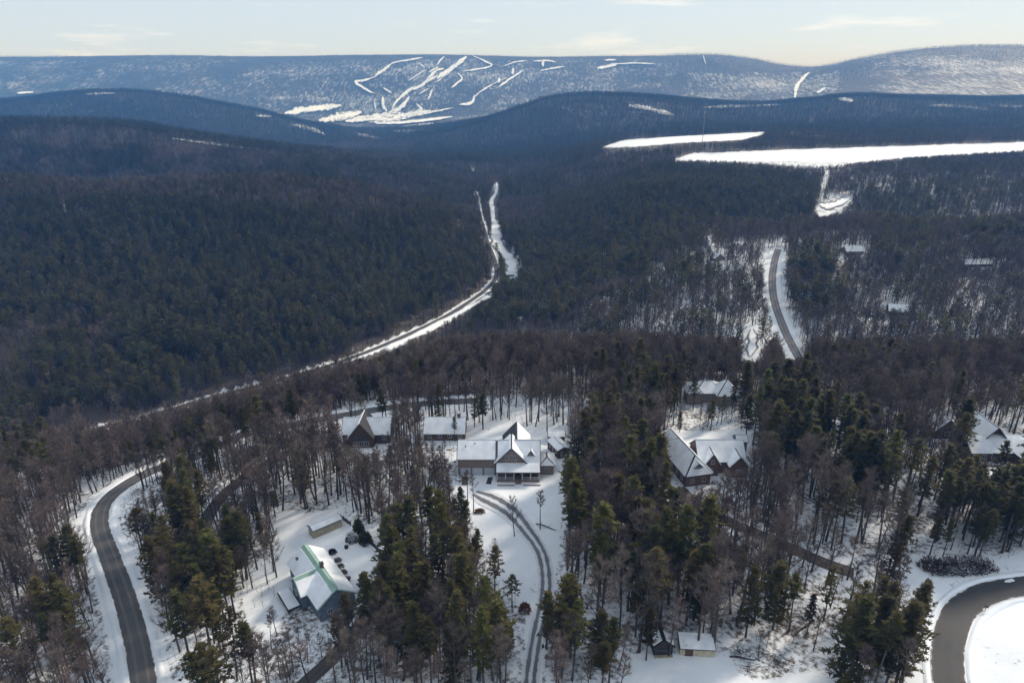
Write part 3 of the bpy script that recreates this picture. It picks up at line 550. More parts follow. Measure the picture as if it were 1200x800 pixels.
# ------------------------------------------------------------------ where the trees stand
# (base region in the picture, nearer than the crest) -> trees per 100 m2, share of pines, height of pines, height of bare trees
NEAR = [([(-300,380),(1500,380),(1500,900),(-300,900)], 4.5, .25, 17, 14),
        ([(-300,560),(100,545),(200,500),(400,420),(1500,400),(1500,470),(1000,480),(830,465),(640,465),(480,470),(380,488),(260,515),(120,575),(-300,680)], 7.0, .07, 14, 14),
        ([(-300,560),(100,545),(200,505),(260,515),(120,575),(-300,680)], 6.0, .22, 15, 13),
        ([(-300,600),(105,590),(112,650),(125,720),(160,900),(-300,900)], 6.5, .16, 16, 13),
        ([(20,560),(100,555),(110,600),(30,640)], 6.0, .55, 15, 13), ([(-20,770),(90,740),(135,830),(-20,900)], 6, .55, 17, 13), ([(60,690),(110,690),(112,760),(60,740)], 5, .6, 16, 12),
        ([(130,560),(250,530),(260,600),(200,680),(150,640)], 6.6, .28, 14, 12),
        ([(190,600),(290,600),(300,690),(285,780),(300,860),(205,860),(185,700)], 4.6, .50, 18, 14),
        ([(250,560),(400,530),(470,560),(440,620),(400,600),(340,610),(300,640)], 5.5, .07, 14, 18),
        ([(400,520),(540,520),(545,580),(520,620),(450,620)], 5.5, .14, 14, 16),
        ([(400,470),(700,465),(700,512),(540,520),(400,530)], 3.6, .10, 14, 15),
        ([(440,610),(545,590),(570,690),(612,730),(612,900),(420,900),(430,690)], 7.0, .34, 18, 15),
        ([(330,720),(430,690),(440,850),(340,850)], 6.5, .25, 15, 13),
        ([(655,540),(770,540),(780,620),(740,770),(640,800),(640,720),(655,650)], 5.0, .34, 21, 19),
        ([(760,585),(1000,580),(1010,700),(960,770),(840,760),(740,770)], 4.6, .32, 21, 19),
        ([(880,480),(960,470),(1110,490),(1110,600),(950,600),(890,560)], 4.2, .58, 20, 17),
        ([(1080,545),(1300,545),(1300,640),(1170,650),(1090,640)], 5.2, .58, 17, 14),
        ([(1110,440),(1300,440),(1300,500),(1110,500)], 4.5, .3, 15, 14),
        ([(925,690),(1062,680),(1085,740),(1085,900),(985,900),(985,800),(930,760)], 4.6, .80, 18, 13),
        ([(840,760),(925,745),(985,790),(985,860),(840,860)], .5, .1, 8, 8),
        # open ground
        ([(530,500),(668,500),(668,560),(655,640),(645,720),(630,860),(610,860),(618,720),(585,680),(556,620),(536,585)], 0, 0, 0, 0),
        ([(328,598),(402,596),(450,640),(430,695),(378,735),(335,715),(320,660)], 0, 0, 0, 0), ([(285,690),(335,700),(350,750),(330,800),(290,780)], .9, .1, 12, 10),
        ([(725,770),(830,768),(990,805),(990,900),(725,900)], 0, 0, 0, 0), ([(1045,655),(1130,660),(1300,640),(1300,900),(1085,900),(1088,720),(1075,690)], 0, 0, 0, 0),
        ([(765,512),(885,500),(890,548),(845,580),(795,585)], 0, 0, 0, 0), ([(398,500),(460,498),(460,530),(398,530)], 0, 0, 0, 0), ([(490,498),(550,498),(550,522),(490,522)], 0, 0, 0, 0),
        ([(802,466),(868,466),(868,480),(802,480)], 0, 0, 0, 0), ([(1130,512),(1300,510),(1300,556),(1130,556)], 0, 0, 0, 0), ([(1085,505),(1130,505),(1130,522),(1085,522)], 0, 0, 0, 0)]
MID = [([(-300,150),(1500,150),(1500,600),(-300,600)], 3.4, .52, 15, 13),
       ([(-300,225),(330,225),(430,245),(560,290),(575,330),(540,350),(420,405),(200,470),(-300,560)], 3.6, .93, 16, 13),
       ([(-300,210),(330,212),(450,236),(520,258),(430,262),(300,250),(100,240),(-300,245)], 3.6, .22, 14, 13),
       ([(-300,360),(110,380),(170,440),(60,480),(-300,560)], 3.4, .42, 15, 13),
       ([(690,170),(800,190),(780,240),(690,280),(620,260),(600,215)], 3.2, .30, 14, 13),
       ([(790,195),(955,200),(950,262),(860,265),(760,270),(640,290),(640,240)], 3.6, .84, 16, 14),
       ([(600,300),(720,290),(790,330),(720,380),(600,410),(560,370)], 3.2, .62, 17, 14),
       ([(690,340),(905,370),(940,430),(680,430)], 3.4, .26, 17, 15), ([(720,270),(900,275),(900,370),(720,340)], 3.0, .5, 17, 14),
       ([(915,290),(1300,280),(1300,362),(915,350)], 4.4, .20, 16, 14), ([(915,268),(1300,262),(1300,288),(915,292)], 3.6, .5, 16, 14), ([(915,300),(985,300),(985,395),(925,385)], 3.6, .6, 17, 14),
       ([(985,362),(1300,355),(1300,430),(945,430),(950,390)], 3.4, .12, 15, 15),
       ([(955,205),(1300,195),(1300,262),(960,262)], 2.7, .48, 15, 13),
       ([(783,160),(1300,150),(1300,168),(960,175),(808,181),(700,176)], 3.4, .6, 13, 12), ([(790,190),(860,192),(960,205),(1060,189),(1300,178),(1300,184),(1060,196),(960,214),(860,200),(780,197)], 4.5, .25, 12, 12)]
PROT = [([(100,600),(116,580),(150,558),(178,550),(190,556),(145,585),(138,612),(150,650),(172,690),(196,750),(206,810),(140,810),(128,740),(112,660)], 400, 2), ([(1088,810),(1092,745),(1112,702),(1150,681),(1205,672),(1205,810)], 400, 2),
        ([(545,560),(640,566),(652,600),(655,640),(648,700),(630,760),(628,712),(618,715),(590,690),(570,640),(556,612)], 400, 2),
        ([(536,560),(536,514),(590,514),(603,502),(640,510),(666,518),(666,530),(650,540),(650,556),(634,570),(540,575)], 186, 2),
        ([(328,690),(338,640),(354,632),(355,606),(400,600),(442,640),(428,690),(398,698),(372,730)], 160, 2), ([(783,512),(806,503),(868,503),(878,530),(876,546),(838,552),(832,570),(800,570)], 180, 2),
        ([(400,489),(457,489),(457,512),(440,524),(400,518)], 203, 2), ([(497,489),(546,489),(546,512),(497,512)], 207, 2), ([(803,449),(866,449),(866,468),(840,470),(803,466)], 226, 2), ([(1140,498),(1200,496),(1200,545),(1140,530)], 190, 2), ([(1095,496),(1122,496),(1122,510),(1095,510)], 205, 1),
        ([(735,775),(800,770),(925,795),(960,805),(745,805)], 300, 2), ([(798,738),(838,738),(838,770),(797,770)], 125, 2), ([(1055,660),(1100,690),(1200,680),(1200,650),(1140,672),(1090,668)], 300, 2),
        ([(292,705),(335,695),(345,740),(330,775),(300,765)], 300, 1), ([(790,187),(808,179.5),(960,174),(1290,163),(1290,173),(1200,175.5),(1060,184),(965,194),(860,188)], 2100, 2), ([(786,188),(808,179.5),(960,174),(1290,163),(1290,175),(1200,177.5),(1060,187),(965,201),(860,190)], 2100, 1), (FIELD2, 2300, 2), ([(895,288),(922,286),(918,340),(940,418),(925,420),(898,345)], 640, 2), ([(872,398),(888,380),(893,420),(870,420)], 520, 2),
        ([(577,218),(574,240),(578,268),(586,290),(594,305),(596,325),(606,325),(605,305),(594,290),(584,265),(581,240),(586,216)], 1400, 2), ([(575,335),(545,357),(480,388),(425,414),(428,420),(500,388),(575,345)], 1400, 2),
        ([(60,518),(108,478),(122,480),(130,492),(240,462),(340,438),(380,428),(380,438),(250,472),(120,512),(60,530)], 560, 1), ([(103,474),(122,474),(124,500),(106,500)], 560, 2), ([(957,238),(985,226),(998,232),(985,246),(960,254)], 950, 2),
        ([(1038,348),(1064,352),(1064,362),(1038,360)], 452, 2), ([(990,287),(1016,288),(1016,295),(990,295)], 600, 2), ([(1131,305),(1165,305),(1165,310),(1131,310)], 560, 2), ([(838,296),(850,296),(850,304),(838,304)], 600, 2), ([(845,600),(900,624),(972,660),(965,668),(890,640),(840,612)], 230, 1), ([(240,600),(275,565),(330,533),(338,540),(285,575),(252,608)], 230, 1), ([(395,745),(425,718),(430,728),(370,790),(358,790)], 200, 1), ([(828,276),(835,272),(836,302),(828,304)], 620, 1), ([(845,262),(875,260),(875,270),(845,270)], 660, 1), ([(1045,560),(1085,540),(1090,570),(1060,575)], 210, 0)]
def scatter(y0, y1, sp):
    X = []; Y = []
    ys = np.arange(y0, y1, sp)
    for y in ys:
        hw = .86 * (y + 60); xs = np.arange(-hw, hw, sp); X.append(xs); Y.append(np.full(len(xs), y))
    X = np.concatenate(X); Y = np.concatenate(Y); X = X + rng.uniform(-.5, .5, len(X)) * sp; Y = Y + rng.uniform(-.5, .5, len(Y)) * sp
    return X, Y
def table(u, v, regions):
    d = np.zeros(len(u)); p = np.zeros(len(u)); hp = np.zeros(len(u)); hb = np.zeros(len(u))
    for poly, a, b_, c, e in regions:
        m_ = inpoly(u, v, poly); d[m_] = a; p[m_] = b_; hp[m_] = c; hb[m_] = e
    return d, p, hp, hb
def keep_clear(x, y):
    ok = np.ones(len(x), bool)
    for path, r_ in CLEAR:
        m_ = np.nonzero((x > path[:, 0].min() - r_) & (x < path[:, 0].max() + r_) & (y > path[:, 1].min() - r_) & (y < path[:, 1].max() + r_))[0]
        if len(m_): dd = np.min((x[m_][:, None] - path[None, :, 0]) ** 2 + (y[m_][:, None] - path[None, :, 1]) ** 2, axis=1); ok[m_[dd < r_ * r_]] = False
    return ok
def in_open(x, y):
    i_ = np.clip(((x / y - SG[0]) / (SG[1] - SG[0])).round().astype(int), 0, NS - 1); j_ = np.clip(((np.log(y) - TG[0]) / (TG[1] - TG[0])).round().astype(int), 0, NT - 1); return OPEN[i_, j_] > .5
def plant(y0, y1, sp, regions, dscale=1.0, prot=True):
    x, y = scatter(y0, y1, sp); z = gz(x, y); u, v, _ = proj(x, y, z); d, p, hp, hb = table(u, v, regions)
    clump = fbm(x / 22, y / 22, 40, 3); pclump = fbm(x / 30 + 50, y / 30, 60, 3)
    d = np.where(y < 300, d * 1.15, d); p = np.where(y < 300, p * .72, p); prob = d / 100 * sp * sp * dscale * np.clip(.35 + 1.3 * clump, 0, 2)
    ok = (rng.random(len(x)) < prob) & (u > -70) & (u < 1270) & ~in_open(x, y); x, y, z, p, hp, hb, pclump = [q[ok] for q in (x, y, z, p, hp, hb, pclump)]
    ok = keep_clear(x, y); x, y, z, p, hp, hb, pclump = [q[ok] for q in (x, y, z, p, hp, hb, pclump)]
    pclump = pclump + np.where(y > 300, (fbm(x / 110, y / 110, 90, 2) - .5) * .55, 0); pine = rng.random(len(x)) < np.clip(p + (pclump - .5) * 3.2 * np.minimum(p, 1 - p) * 2, 0, 1); h = np.where(pine, hp, hb) * (.5 + .72 * np.sqrt(rng.random(len(x))))
    if prot:
        def hides(hh):
            bad = np.zeros(len(x), bool)
            for poly, ym, lev in PROT:
                c = (y < ym) & (pine | (lev == 2)); lo = np.where(pine, .35, .5)
                for f in (0, .25, .5, .75, 1.0):
                    for off in (-1.6, 0, 1.6):
                        uu, vv, _ = proj(x + off, y, z + hh * (lo + (1 - lo) * f)); bad |= c & inpoly(uu, vv, poly)
            return bad
        bad = hides(h); h = np.where(bad, h * .55, h); bad = hides(h)
        x, y, z, pine, h = [q[~bad] for q in (x, y, z, pine, h)]
    return x, y, z, pine, h
near_t = plant(94, 300, 2.3, NEAR, 1.3); mid_t = plant(300, 1250, 3.6, MID, 1.25)
FAR = [([(-300,40),(1500,40),(1500,600),(-300,600)], 1.9, .55, 15, 13), ([(-300,140),(600,140),(600,260),(-300,260)], 2.0, .58, 15, 13), ([(-300,100),(400,100),(400,172),(-300,172)], 1.5, .85, 16, 13),
       ([(480,105),(1500,105),(1500,200),(480,200)], 1.5, .86, 16, 13), ([(783,160),(1300,150),(1300,168),(960,175),(808,181),(700,176)], 3.4, .6, 13, 12)]
far_t = plant(1250, 2300, 5.5, FAR, 1.3); vfar_t = plant(2300, 3500, 8.5, FAR, .9, prot=False)
FARM = [([(-300,30),(1500,30),(1500,300),(-300,300)], .35, .45, 15, 14)]
mtn_t = plant(4300, 6350, 26, FARM, .55, prot=False)
EXTRA_P = [(533,517,9),(566,503,14),(556,500,11),(747,458,21),(738,455,15),(757,462,13),(778,503,20),(768,508,15),(789,498,14),(882,522,21),(874,512,15),(845,497,11),(490,455,13),(505,458,12),(588,456,12),(430,470,12),(395,440,12),
           (1035,600,24),(1010,596,22),(985,590,19),(1058,592,21),(1075,605,18),(1000,560,20),(960,575,18),(1040,560,21),(1160,585,18),(1128,600,17),(1185,600,16),(1195,640,14),(412,748,12),(402,768,11),(432,728,13),(445,745,14),(580,700,13),(600,712,9),(560,660,10),
           (505,640,17),(520,655,16),(470,690,16),(540,630,15),(235,735,19),(262,760,17),(245,690,18),(285,680,12),(270,640,13),(30,800,17),(70,790,16),(100,800,14),(80,700,17),(1050,800,20),(1020,790,19),(1000,760,17),(1065,760,17),(650,790,17),(668,770,18),(700,780,14),(757,773,14),(600,432,13),(520,438,12),(640,445,11),(812,480,13),(857,486,14),(640,760,14),(745,575,22),(690,590,20),(715,640,21),(668,600,17)]
EXTRA_B = [(603,628,11.5),(633,620,11.5),(555,600,12),(548,590,11),(270,790,9),(250,808,9),(340,795,10),(325,745,8),(318,760,9),(580,655,6),(708,566,16),(715,505,17),(641,505,16)]
def extra(lst, pine):
    q = [at(u, v) for u, v, h in lst]; return np.array([p.x for p in q]), np.array([p.y for p in q]), np.array([p.z for p in q]), np.full(len(q), pine), np.array([h for *_, h in lst], float)
near_t = [np.concatenate(k) for k in zip(extra(EXTRA_P, True), extra(EXTRA_B, False), near_t)]
print('trees', len(near_t[0]), len(mid_t[0]), len(far_t[0]), len(vfar_t[0]), len(mtn_t[0]))

# ------------------------------------------------------------------ the 300 largest of each kind as trees of their own
LANDMARKS = [((120,600),'the bend of the grey road'),((165,745),'the lower end of the grey road'),((378,690),'the green ridged house'),((380,615),'the long low shed'),((300,560),'the dark woodland drive'),((428,505),'the dark gabled house'),
             ((520,505),'the low long roofed house'),((560,540),'the garage wing of the stone house'),((615,545),'the porch of the stone house'),((605,650),'the open snowy lawn'),((640,690),'the tyre tracks on the lawn drive'),((650,525),'the small outbuildings'),
             ((830,545),'the brick house'),((835,465),'the house with two pointed roofs'),((1175,525),'the big house at the right edge'),((1108,505),'the house behind the dark pines'),((895,635),'the brown drive'),((817,755),'the beige shed'),
             ((1125,660),'the long rust brown hedge'),((1100,770),'the dark curving road'),((1160,740),'the mailbox'),((745,690),'the tall trunks by the beige shed'),((960,720),'the snow bank strewn with brush'),((500,720),'the wooded slope below the lawn'),((50,700),'the brown roadside thicket'),
             ((395,745),'the lower woodland drive'),((720,470),'the brown crest behind the stone house'),((985,540),'the dense pine group'),((150,520),'the crest above the grey road')]
ORD = ['nearest'] + [w_ + ' nearest' for w_ in 'second third fourth fifth sixth seventh eighth ninth tenth eleventh twelfth thirteenth fourteenth fifteenth sixteenth seventeenth eighteenth nineteenth twentieth'.split()]
pine_parts = []; bare_parts = []
for lst, src, nm, cm in ((pine_parts, PINES, 'pine', M['needle']), (bare_parts, BARES, 'bare_tree', M['twig'])):
    for tr, cr in src: lst.append((tr.mesh('trunk', M['bark']), cr.mesh('crown', cm)))
def individuals(kind):
    x, y, z, pine, h = near_t; u, v, d = proj(x, y, z); ut, vt, _ = proj(x, y, z + h)
    cand = np.nonzero((pine == kind) & (u > -12) & (u < 1212) & (vt < 790))[0]; cand = cand[np.argsort(-(h / d)[cand])][:300]
    bins = {}
    for k in cand:
        c = (u[k], v[k]); L = min(range(len(LANDMARKS)), key=lambda q: math.hypot(LANDMARKS[q][0][0] - c[0], LANDMARKS[q][0][1] - c[1])); dx, dy = c[0] - LANDMARKS[L][0][0], c[1] - LANDMARKS[L][0][1]
        rel = ('right of' if dx > 0 else 'left of') if abs(dx) > abs(dy) else ('in front of' if dy > 0 else 'behind')
        bins.setdefault((L, rel), []).append((math.hypot(dx, dy), k))
    parts, word, cat = (pine_parts, 'pine', 'pine tree') if kind else (bare_parts, 'bare tree', 'bare tree')
    for (L, rel), items in bins.items():
        items.sort(); lm_ = LANDMARKS[L][1]
        for n_, (dd, k) in enumerate(items):
            hh = h[k]; look = ('tall' if hh > (18 if kind else 15) else 'small' if hh < (12 if kind else 10) else 'midsize'); grp = None
            label = f"{look} {'pine' if kind else 'bare tree'}, {ORD[n_]} {'pine' if kind else 'one'} {rel} {lm_}" if n_ < 20 else f"{'green pine' if kind else 'leafless brown tree'} farther {rel} {lm_}"
            grp = f"{'pines' if kind else 'bare trees'} {rel} {lm_}"
            vi = rng.integers(len(parts)) if kind else rng.integers(len(parts))
            if kind and hh < 12: vi = (4, 6, 7, 10)[rng.integers(4)]
            t = empty('pine_tree' if kind else 'bare_tree', (x[k], y[k], z[k] - .1), rng.uniform(0, 6.28), label, cat, grp); s = hh / (20 if kind else 16)
            t.rotation_euler[0] = rng.normal(0, .035); t.scale = (s * rng.uniform(.85, 1.2) * (1.15 if kind and hh < 14 else 1),) * 2 + (s,)
            for nm, me_ in zip(('trunk', 'crown'), parts[vi]):
                o = bpy.data.objects.new(nm, me_); COL.objects.link(o); o.parent = t
    rest = np.ones(len(x), bool); rest[cand] = False; return rest & (pine == kind)
rest_p = individuals(True); rest_b = individuals(False)

# ------------------------------------------------------------------ the rest of the woods: one object per kind, trees instanced on its points
def forest(name, protos, sets):
    """protos: meshes; sets: list of (x, y, z, h, unit height, first proto, number of protos)"""
    hold = bpy.data.collections.new(name + '_shapes')
    for k, me_ in enumerate(protos): hold.objects.link(bpy.data.objects.new(f'{name}_shape_{k:02d}', me_))
    P = np.concatenate([np.stack([x, y, z - .1], 1) for x, y, z, *_ in sets]); sc = np.concatenate([h / uh for _, _, _, h, uh, _, _ in sets]); ix = np.concatenate([rng.integers(f, f + c, len(x)) for x, _, _, _, _, f, c in sets])
    me_ = bpy.data.meshes.new(name); me_.vertices.add(len(P)); me_.vertices.foreach_set('co', P.ravel())
    sw = rng.uniform(.85, 1.25, len(P)); S3 = np.stack([sc * sw, sc * sw, sc], 1).astype(np.float32)
    rz = np.zeros((len(P), 3), np.float32); rz[:, 2] = rng.uniform(0, 6.283, len(P)); rz[:, 0] = rng.normal(0, .045, len(P))
    me_.attributes.new('scl', 'FLOAT_VECTOR', 'POINT').data.foreach_set('vector', S3.ravel()); me_.attributes.new('rot', 'FLOAT_VECTOR', 'POINT').data.foreach_set('vector', rz.ravel()); me_.attributes.new('pick', 'INT', 'POINT').data.foreach_set('value', ix.astype(np.int32))
    o = bpy.data.objects.new(name, me_); COL.objects.link(o); o['kind'] = 'stuff'
    ng = bpy.data.node_groups.new(name, 'GeometryNodeTree'); ng.interface.new_socket('Geometry', in_out='INPUT', socket_type='NodeSocketGeometry'); ng.interface.new_socket('Geometry', in_out='OUTPUT', socket_type='NodeSocketGeometry')
    gi = ng.nodes.new('NodeGroupInput'); go = ng.nodes.new('NodeGroupOutput'); io = ng.nodes.new('GeometryNodeInstanceOnPoints'); ci = ng.nodes.new('GeometryNodeCollectionInfo')
    ci.inputs['Collection'].default_value = hold; ci.inputs['Separate Children'].default_value = True; ci.inputs['Reset Children'].default_value = True; io.inputs['Pick Instance'].default_value = True
    for nm, ty, sock in (('scl', 'FLOAT_VECTOR', 'Scale'), ('rot', 'FLOAT_VECTOR', 'Rotation'), ('pick', 'INT', 'Instance Index')):
        a = ng.nodes.new('GeometryNodeInputNamedAttribute'); a.data_type = ty; a.inputs['Name'].default_value = nm
        src = a.outputs['Attribute']
        if sock == 'Rotation': e = ng.nodes.new('FunctionNodeEulerToRotation'); ng.links.new(src, e.inputs[0]); src = e.outputs[0]
        ng.links.new(src, io.inputs[sock])
    ng.links.new(gi.outputs[0], io.inputs['Points']); ng.links.new(ci.outputs[0], io.inputs['Instance']); ng.links.new(io.outputs[0], go.inputs[0])
    o.modifiers.new('trees', 'NODES').node_group = ng; return o
sel = lambda t, m_: tuple(q[m_] for q in (t[0], t[1], t[2], t[4]))
pm = [joined(s, [M['bark'], M['needle']], 'pine') for s in PINES] + [joined(s, [M['bark'], M['needle']], 'pine') for s in PINES_M] + [joined(s, [M['bark'], M['needle_far']], 'pine') for s in PINES_F]
bm_ = [joined(s, [M['bark'], M['twig']], 'bare') for s in BARES] + [joined(s, [M['bark'], M['twig']], 'bare') for s in BARES_M] + [joined(s, [M['bark'], M['twig']], 'bare') for s in BARES_F]
far_all = [np.concatenate(k) for k in zip(far_t, vfar_t, mtn_t)]
forest('pine_forest', pm, [(*sel(near_t, rest_p), 20, 0, 12), (*sel(mid_t, mid_t[3]), 20, 12, 4), (*sel(far_all, far_all[3]), 20, 16, 2)])
forest('bare_forest', bm_, [(*sel(near_t, rest_b), 16, 0, 6), (*sel(mid_t, ~mid_t[3]), 16, 6, 3), (*sel(far_all, ~far_all[3]), 16, 9, 2)])
# low brush and saplings under the near trees
bx, by, bz, _, bh = plant(94, 300, 2.0, [(p_, a * 1.9, 0, 2.6, 2.8) for p_, a, *_ in NEAR], prot=False)
forest('undergrowth', [joined(bare_shape(s, 9, 4, 5, .03, .06, 5.5), [M['bark'], M['twig']], 'brush') for s in (71, 72, 73)], [(bx, by, bz, bh, 16, 0, 3)])

# ------------------------------------------------------------------ houses
def xf(mb, M_): mb.v = [tuple(M_ @ Vector(p)) for p in mb.v]; return mb
def slab(mb, poly, th, inset=0.0, lift=0.0):
    """a roof slope: polygon extruded along its upward normal, optionally drawn in from its edges"""
    P = [Vector(p) for p in poly]; n_ = Vector((0, 0, 0))
    for k in range(len(P)): n_ += (P[k] - P[0]).cross(P[(k + 1) % len(P)] - P[0])
    n_.normalize()
    if n_.z < 0: n_ = -n_; P.reverse()
    c = sum(P, Vector()) / len(P)
    if inset: P = [p + (c - p).normalized() * min(inset, (c - p).length * .4) for p in P]
    k = len(P); lo = [p + n_ * lift for p in P]; hi = [p + n_ * (lift + th) for p in P]
    mb.add(lo + hi, [tuple(range(k, 2 * k)), tuple(range(k - 1, -1, -1))] + [(i, (i + 1) % k, k + (i + 1) % k, k + i) for i in range(k)])
def roof(root, slopes, M_=Matrix(), m='shingle', snow='roofsnow', th=.16, name='roof', cover=.22, bare=(), inset=.22):
    a = MB(); s = MB()
    for k, q in enumerate(slopes):
        slab(a, q, th)
        if snow and k not in bare: slab(s, q, cover, inset, th + .004)
    o = xf(a, M_).build(name, M[m], root)
    if snow and s.v: xf(s, M_).build('snow_cover', M[snow], o)
    return o
def gable_slopes(x0, x1, y0, y1, ze, zr, axis='x', oh=.45, og=.35):
    if axis == 'x':
        ym = (y0 + y1) / 2; k = (zr - ze) / (ym - y0); e = ze - oh * k
        return [[(x0 - og, y0 - oh, e), (x1 + og, y0 - oh, e), (x1 + og, ym, zr), (x0 - og, ym, zr)], [(x0 - og, ym, zr), (x1 + og, ym, zr), (x1 + og, y1 + oh, e), (x0 - og, y1 + oh, e)]]
    xm = (x0 + x1) / 2; k = (zr - ze) / (xm - x0); e = ze - oh * k
    return [[(x0 - oh, y0 - og, e), (xm, y0 - og, zr), (xm, y1 + og, zr), (x0 - oh, y1 + og, e)], [(xm, y0 - og, zr), (x1 + oh, y0 - og, e), (x1 + oh, y1 + og, e), (xm, y1 + og, zr)]]
def hip_slopes(x0, x1, y0, y1, ze, zr, oh=.45):
    x0 -= oh; x1 += oh; y0 -= oh; y1 += oh; r = min(x1 - x0, y1 - y0) / 2
    if x1 - x0 >= y1 - y0: a, b_ = (x0 + r, (y0 + y1) / 2, zr), (x1 - r, (y0 + y1) / 2, zr)
    else: a, b_ = ((x0 + x1) / 2, y0 + r, zr), ((x0 + x1) / 2, y1 - r, zr)
    A_, B_, C_, D_ = (x0,y0,ze), (x1,y0,ze), (x1,y1,ze), (x0,y1,ze)
    if (Vector(a) - Vector(b_)).length < .05: return [[A_, B_, a], [B_, C_, a], [C_, D_, a], [D_, A_, a]]
    if x1 - x0 >= y1 - y0: return [[A_, B_, b_, a], [B_, C_, b_], [C_, D_, a, b_], [D_, A_, a]]
    return [[A_, B_, a], [B_, C_, b_, a], [C_, D_, b_], [D_, A_, a, b_]]
def wall(root, x0, x1, y0, y1, z1, m, M_=Matrix(), zr=None, axis='x', z0=-1.2, name='wall'):
    w_ = MB(); w_.box(x0, x1, y0, y1, z0, z1)
    if zr:                                            # gable ends carried up to the ridge, one solid
        zr -= .06
        if axis == 'x': ym = (y0 + y1) / 2; w_.v += [(x0, ym, zr), (x1, ym, zr)]; w_.f[1] = (4, 5, 9, 8); w_.f += [(8, 9, 6, 7)]; w_.f[3] = (1, 2, 6, 9, 5); w_.f[5] = (3, 0, 4, 8, 7)
        else: xm = (x0 + x1) / 2; w_.v += [(xm, y0, zr), (xm, y1, zr)]; w_.f[1] = (4, 8, 9, 7); w_.f += [(8, 5, 6, 9)]; w_.f[2] = (0, 1, 5, 8, 4); w_.f[4] = (2, 3, 7, 9, 6)
        w_.m = [0] * len(w_.f)
    return xf(w_, M_).build(name, M[m], root)
def window(root, p, wd, ht, ang=0, M_=Matrix(), fm='white', name='window'):
    """window centred at p on a wall that faces -Y turned by ang; frame ring with mullion, pane as its child"""
    T = M_ @ Matrix.Translation(p) @ Matrix.Rotation(ang, 4, 'Z'); f = MB(); t = .08; d0, d1 = -.09, .05
    f.box(-wd/2, wd/2, d0, d1, ht/2 - t, ht/2); f.box(-wd/2, wd/2, d0 - .05, d1, -ht/2, -ht/2 + t); f.box(-wd/2, -wd/2 + t, d0, d1, -ht/2 + t, ht/2 - t); f.box(wd/2 - t, wd/2, d0, d1, -ht/2 + t, ht/2 - t); f.box(-.04, .04, d0 + .01, d1, -ht/2 + t, ht/2 - t)
    o = xf(f, T).build(name, M[fm], root)
    xf(MB().box(-wd/2 + t, wd/2 - t, -.05, -.02, -ht/2 + t, ht/2 - t), T).build('pane', M['glass'], o); return o
def panel_door(root, x, y, z, wd, ht, m, M_=Matrix(), name='garage_door', rows=4, cols=4):
    d = MB(); d.box(x, x + wd, y - .04, y + .05, z, z + ht); o = xf(d, M_).build(name, M[m], root)
    for r_ in range(rows):
        pn = MB(); z0 = z + ht * r_ / rows + .06; pn.box(x + .06, x + wd - .06, y - .10, y - .044, z0, z + ht * (r_ + 1) / rows - .06); xf(pn, M_).build('panel', M[m], o)
    return o
def chimney(root, x, y, z0, z1, s=.5, m='chimney', M_=Matrix()):
    c = MB().box(x - s, x + s, y - s, y + s, z0, z1); o = xf(c, M_).build('chimney', M[m], root)
    xf(MB().box(x - s - .1, x + s + .1, y - s - .1, y + s + .1, z1 + .003, z1 + .18), M_).build('cap', M['shingle'], o); return o
def vent(root, x, y, z, M_=Matrix()): xf(MB().tube([(x, y, z - .3), (x, y, z + .7)], [.16, .16], 7), M_).build('vent_pipe', M['darkwood'], root)

# ---- stone house with the three garage doors
zg = PADS['stone'].z; o_ = pix(537, 556.5, zg); r1 = empty('stone_house', o_, 0, 'large tan stone house with snowy roofs, three pale garage doors and a front porch', 'house')
sx = lambda u: pix(u, 556.5, zg).x - o_.x
xg, xm_, xr = sx(582), sx(617), sx(632)
HW = 5.6
wall(r1, 0, xg, 0, 9.6, HW, 'stone', zr=8.9); roof(r1, gable_slopes(0, xg - .5, 0, 9.6, HW, 8.9))
wall(r1, xg + .004, xr, -.6, 9.2, 4.7, 'stone', zr=9.2); roof(r1, gable_slopes(xg + .5, xr, -.6, 9.2, 4.7, 9.2))
gx0, gx1 = xg - .1, sx(616.5)
wall(r1, gx0, gx1, -1.0, 6, 4.9, 'stone', zr=9.55, axis='y'); gs = gable_slopes(gx0, gx1, -1.0, 7.0, 4.9, 9.6, 'y', .5, .5); roof(r1, gs)
gxm = (gx0 + gx1) / 2
for dx in (-1.25, 1.25): window(r1, (gxm + dx, -1.01, 6.5), 1.0, 1.5)
window(r1, (gxm, -1.01, 8.0), .8, .8)
wall(r1, gxm - 2.2, gxm + 5.4, 7.4, 15.5, 5.0, 'stone', zr=9.1, axis='y'); roof(r1, gable_slopes(gxm - 2.2, gxm + 5.4, 5.2, 15.5, 5.0, 9.3, 'y'), bare=(0,))
dx0 = sx(618.5); dx1 = sx(625)                               # dormer
wall(r1, dx0, dx1, .5, 4, 6.6, 'stone', zr=7.9, axis='y', z0=4.9, name='dormer'); roof(r1, gable_slopes(dx0, dx1, .5, 4.2, 6.6, 7.9, 'y', .25, .25), name='dormer_roof', th=.1, cover=.16, inset=.12); window(r1, ((dx0 + dx1) / 2, .49, 6.2), .8, 1.1)
for k in range(3): panel_door(r1, .7 + k * 3.55, -.02, -.02, 2.95, 2.45, 'garage')
for k in range(3): window(r1, (2.2 + k * 3.55, -.01, 4.3), 1.0, .01 + 1.0) if 0 else None
vent(r1, 2.2, 2.8, 7.6); vent(r1, 4.9, 3.6, 8.1)
px0, px1, py0 = xg + .1, xr - .1, -3.7                        # porch
xf(MB().box(px0, px1, py0, -1.05, -.6, .65), Matrix()).build('porch_floor', M['stone'], r1)
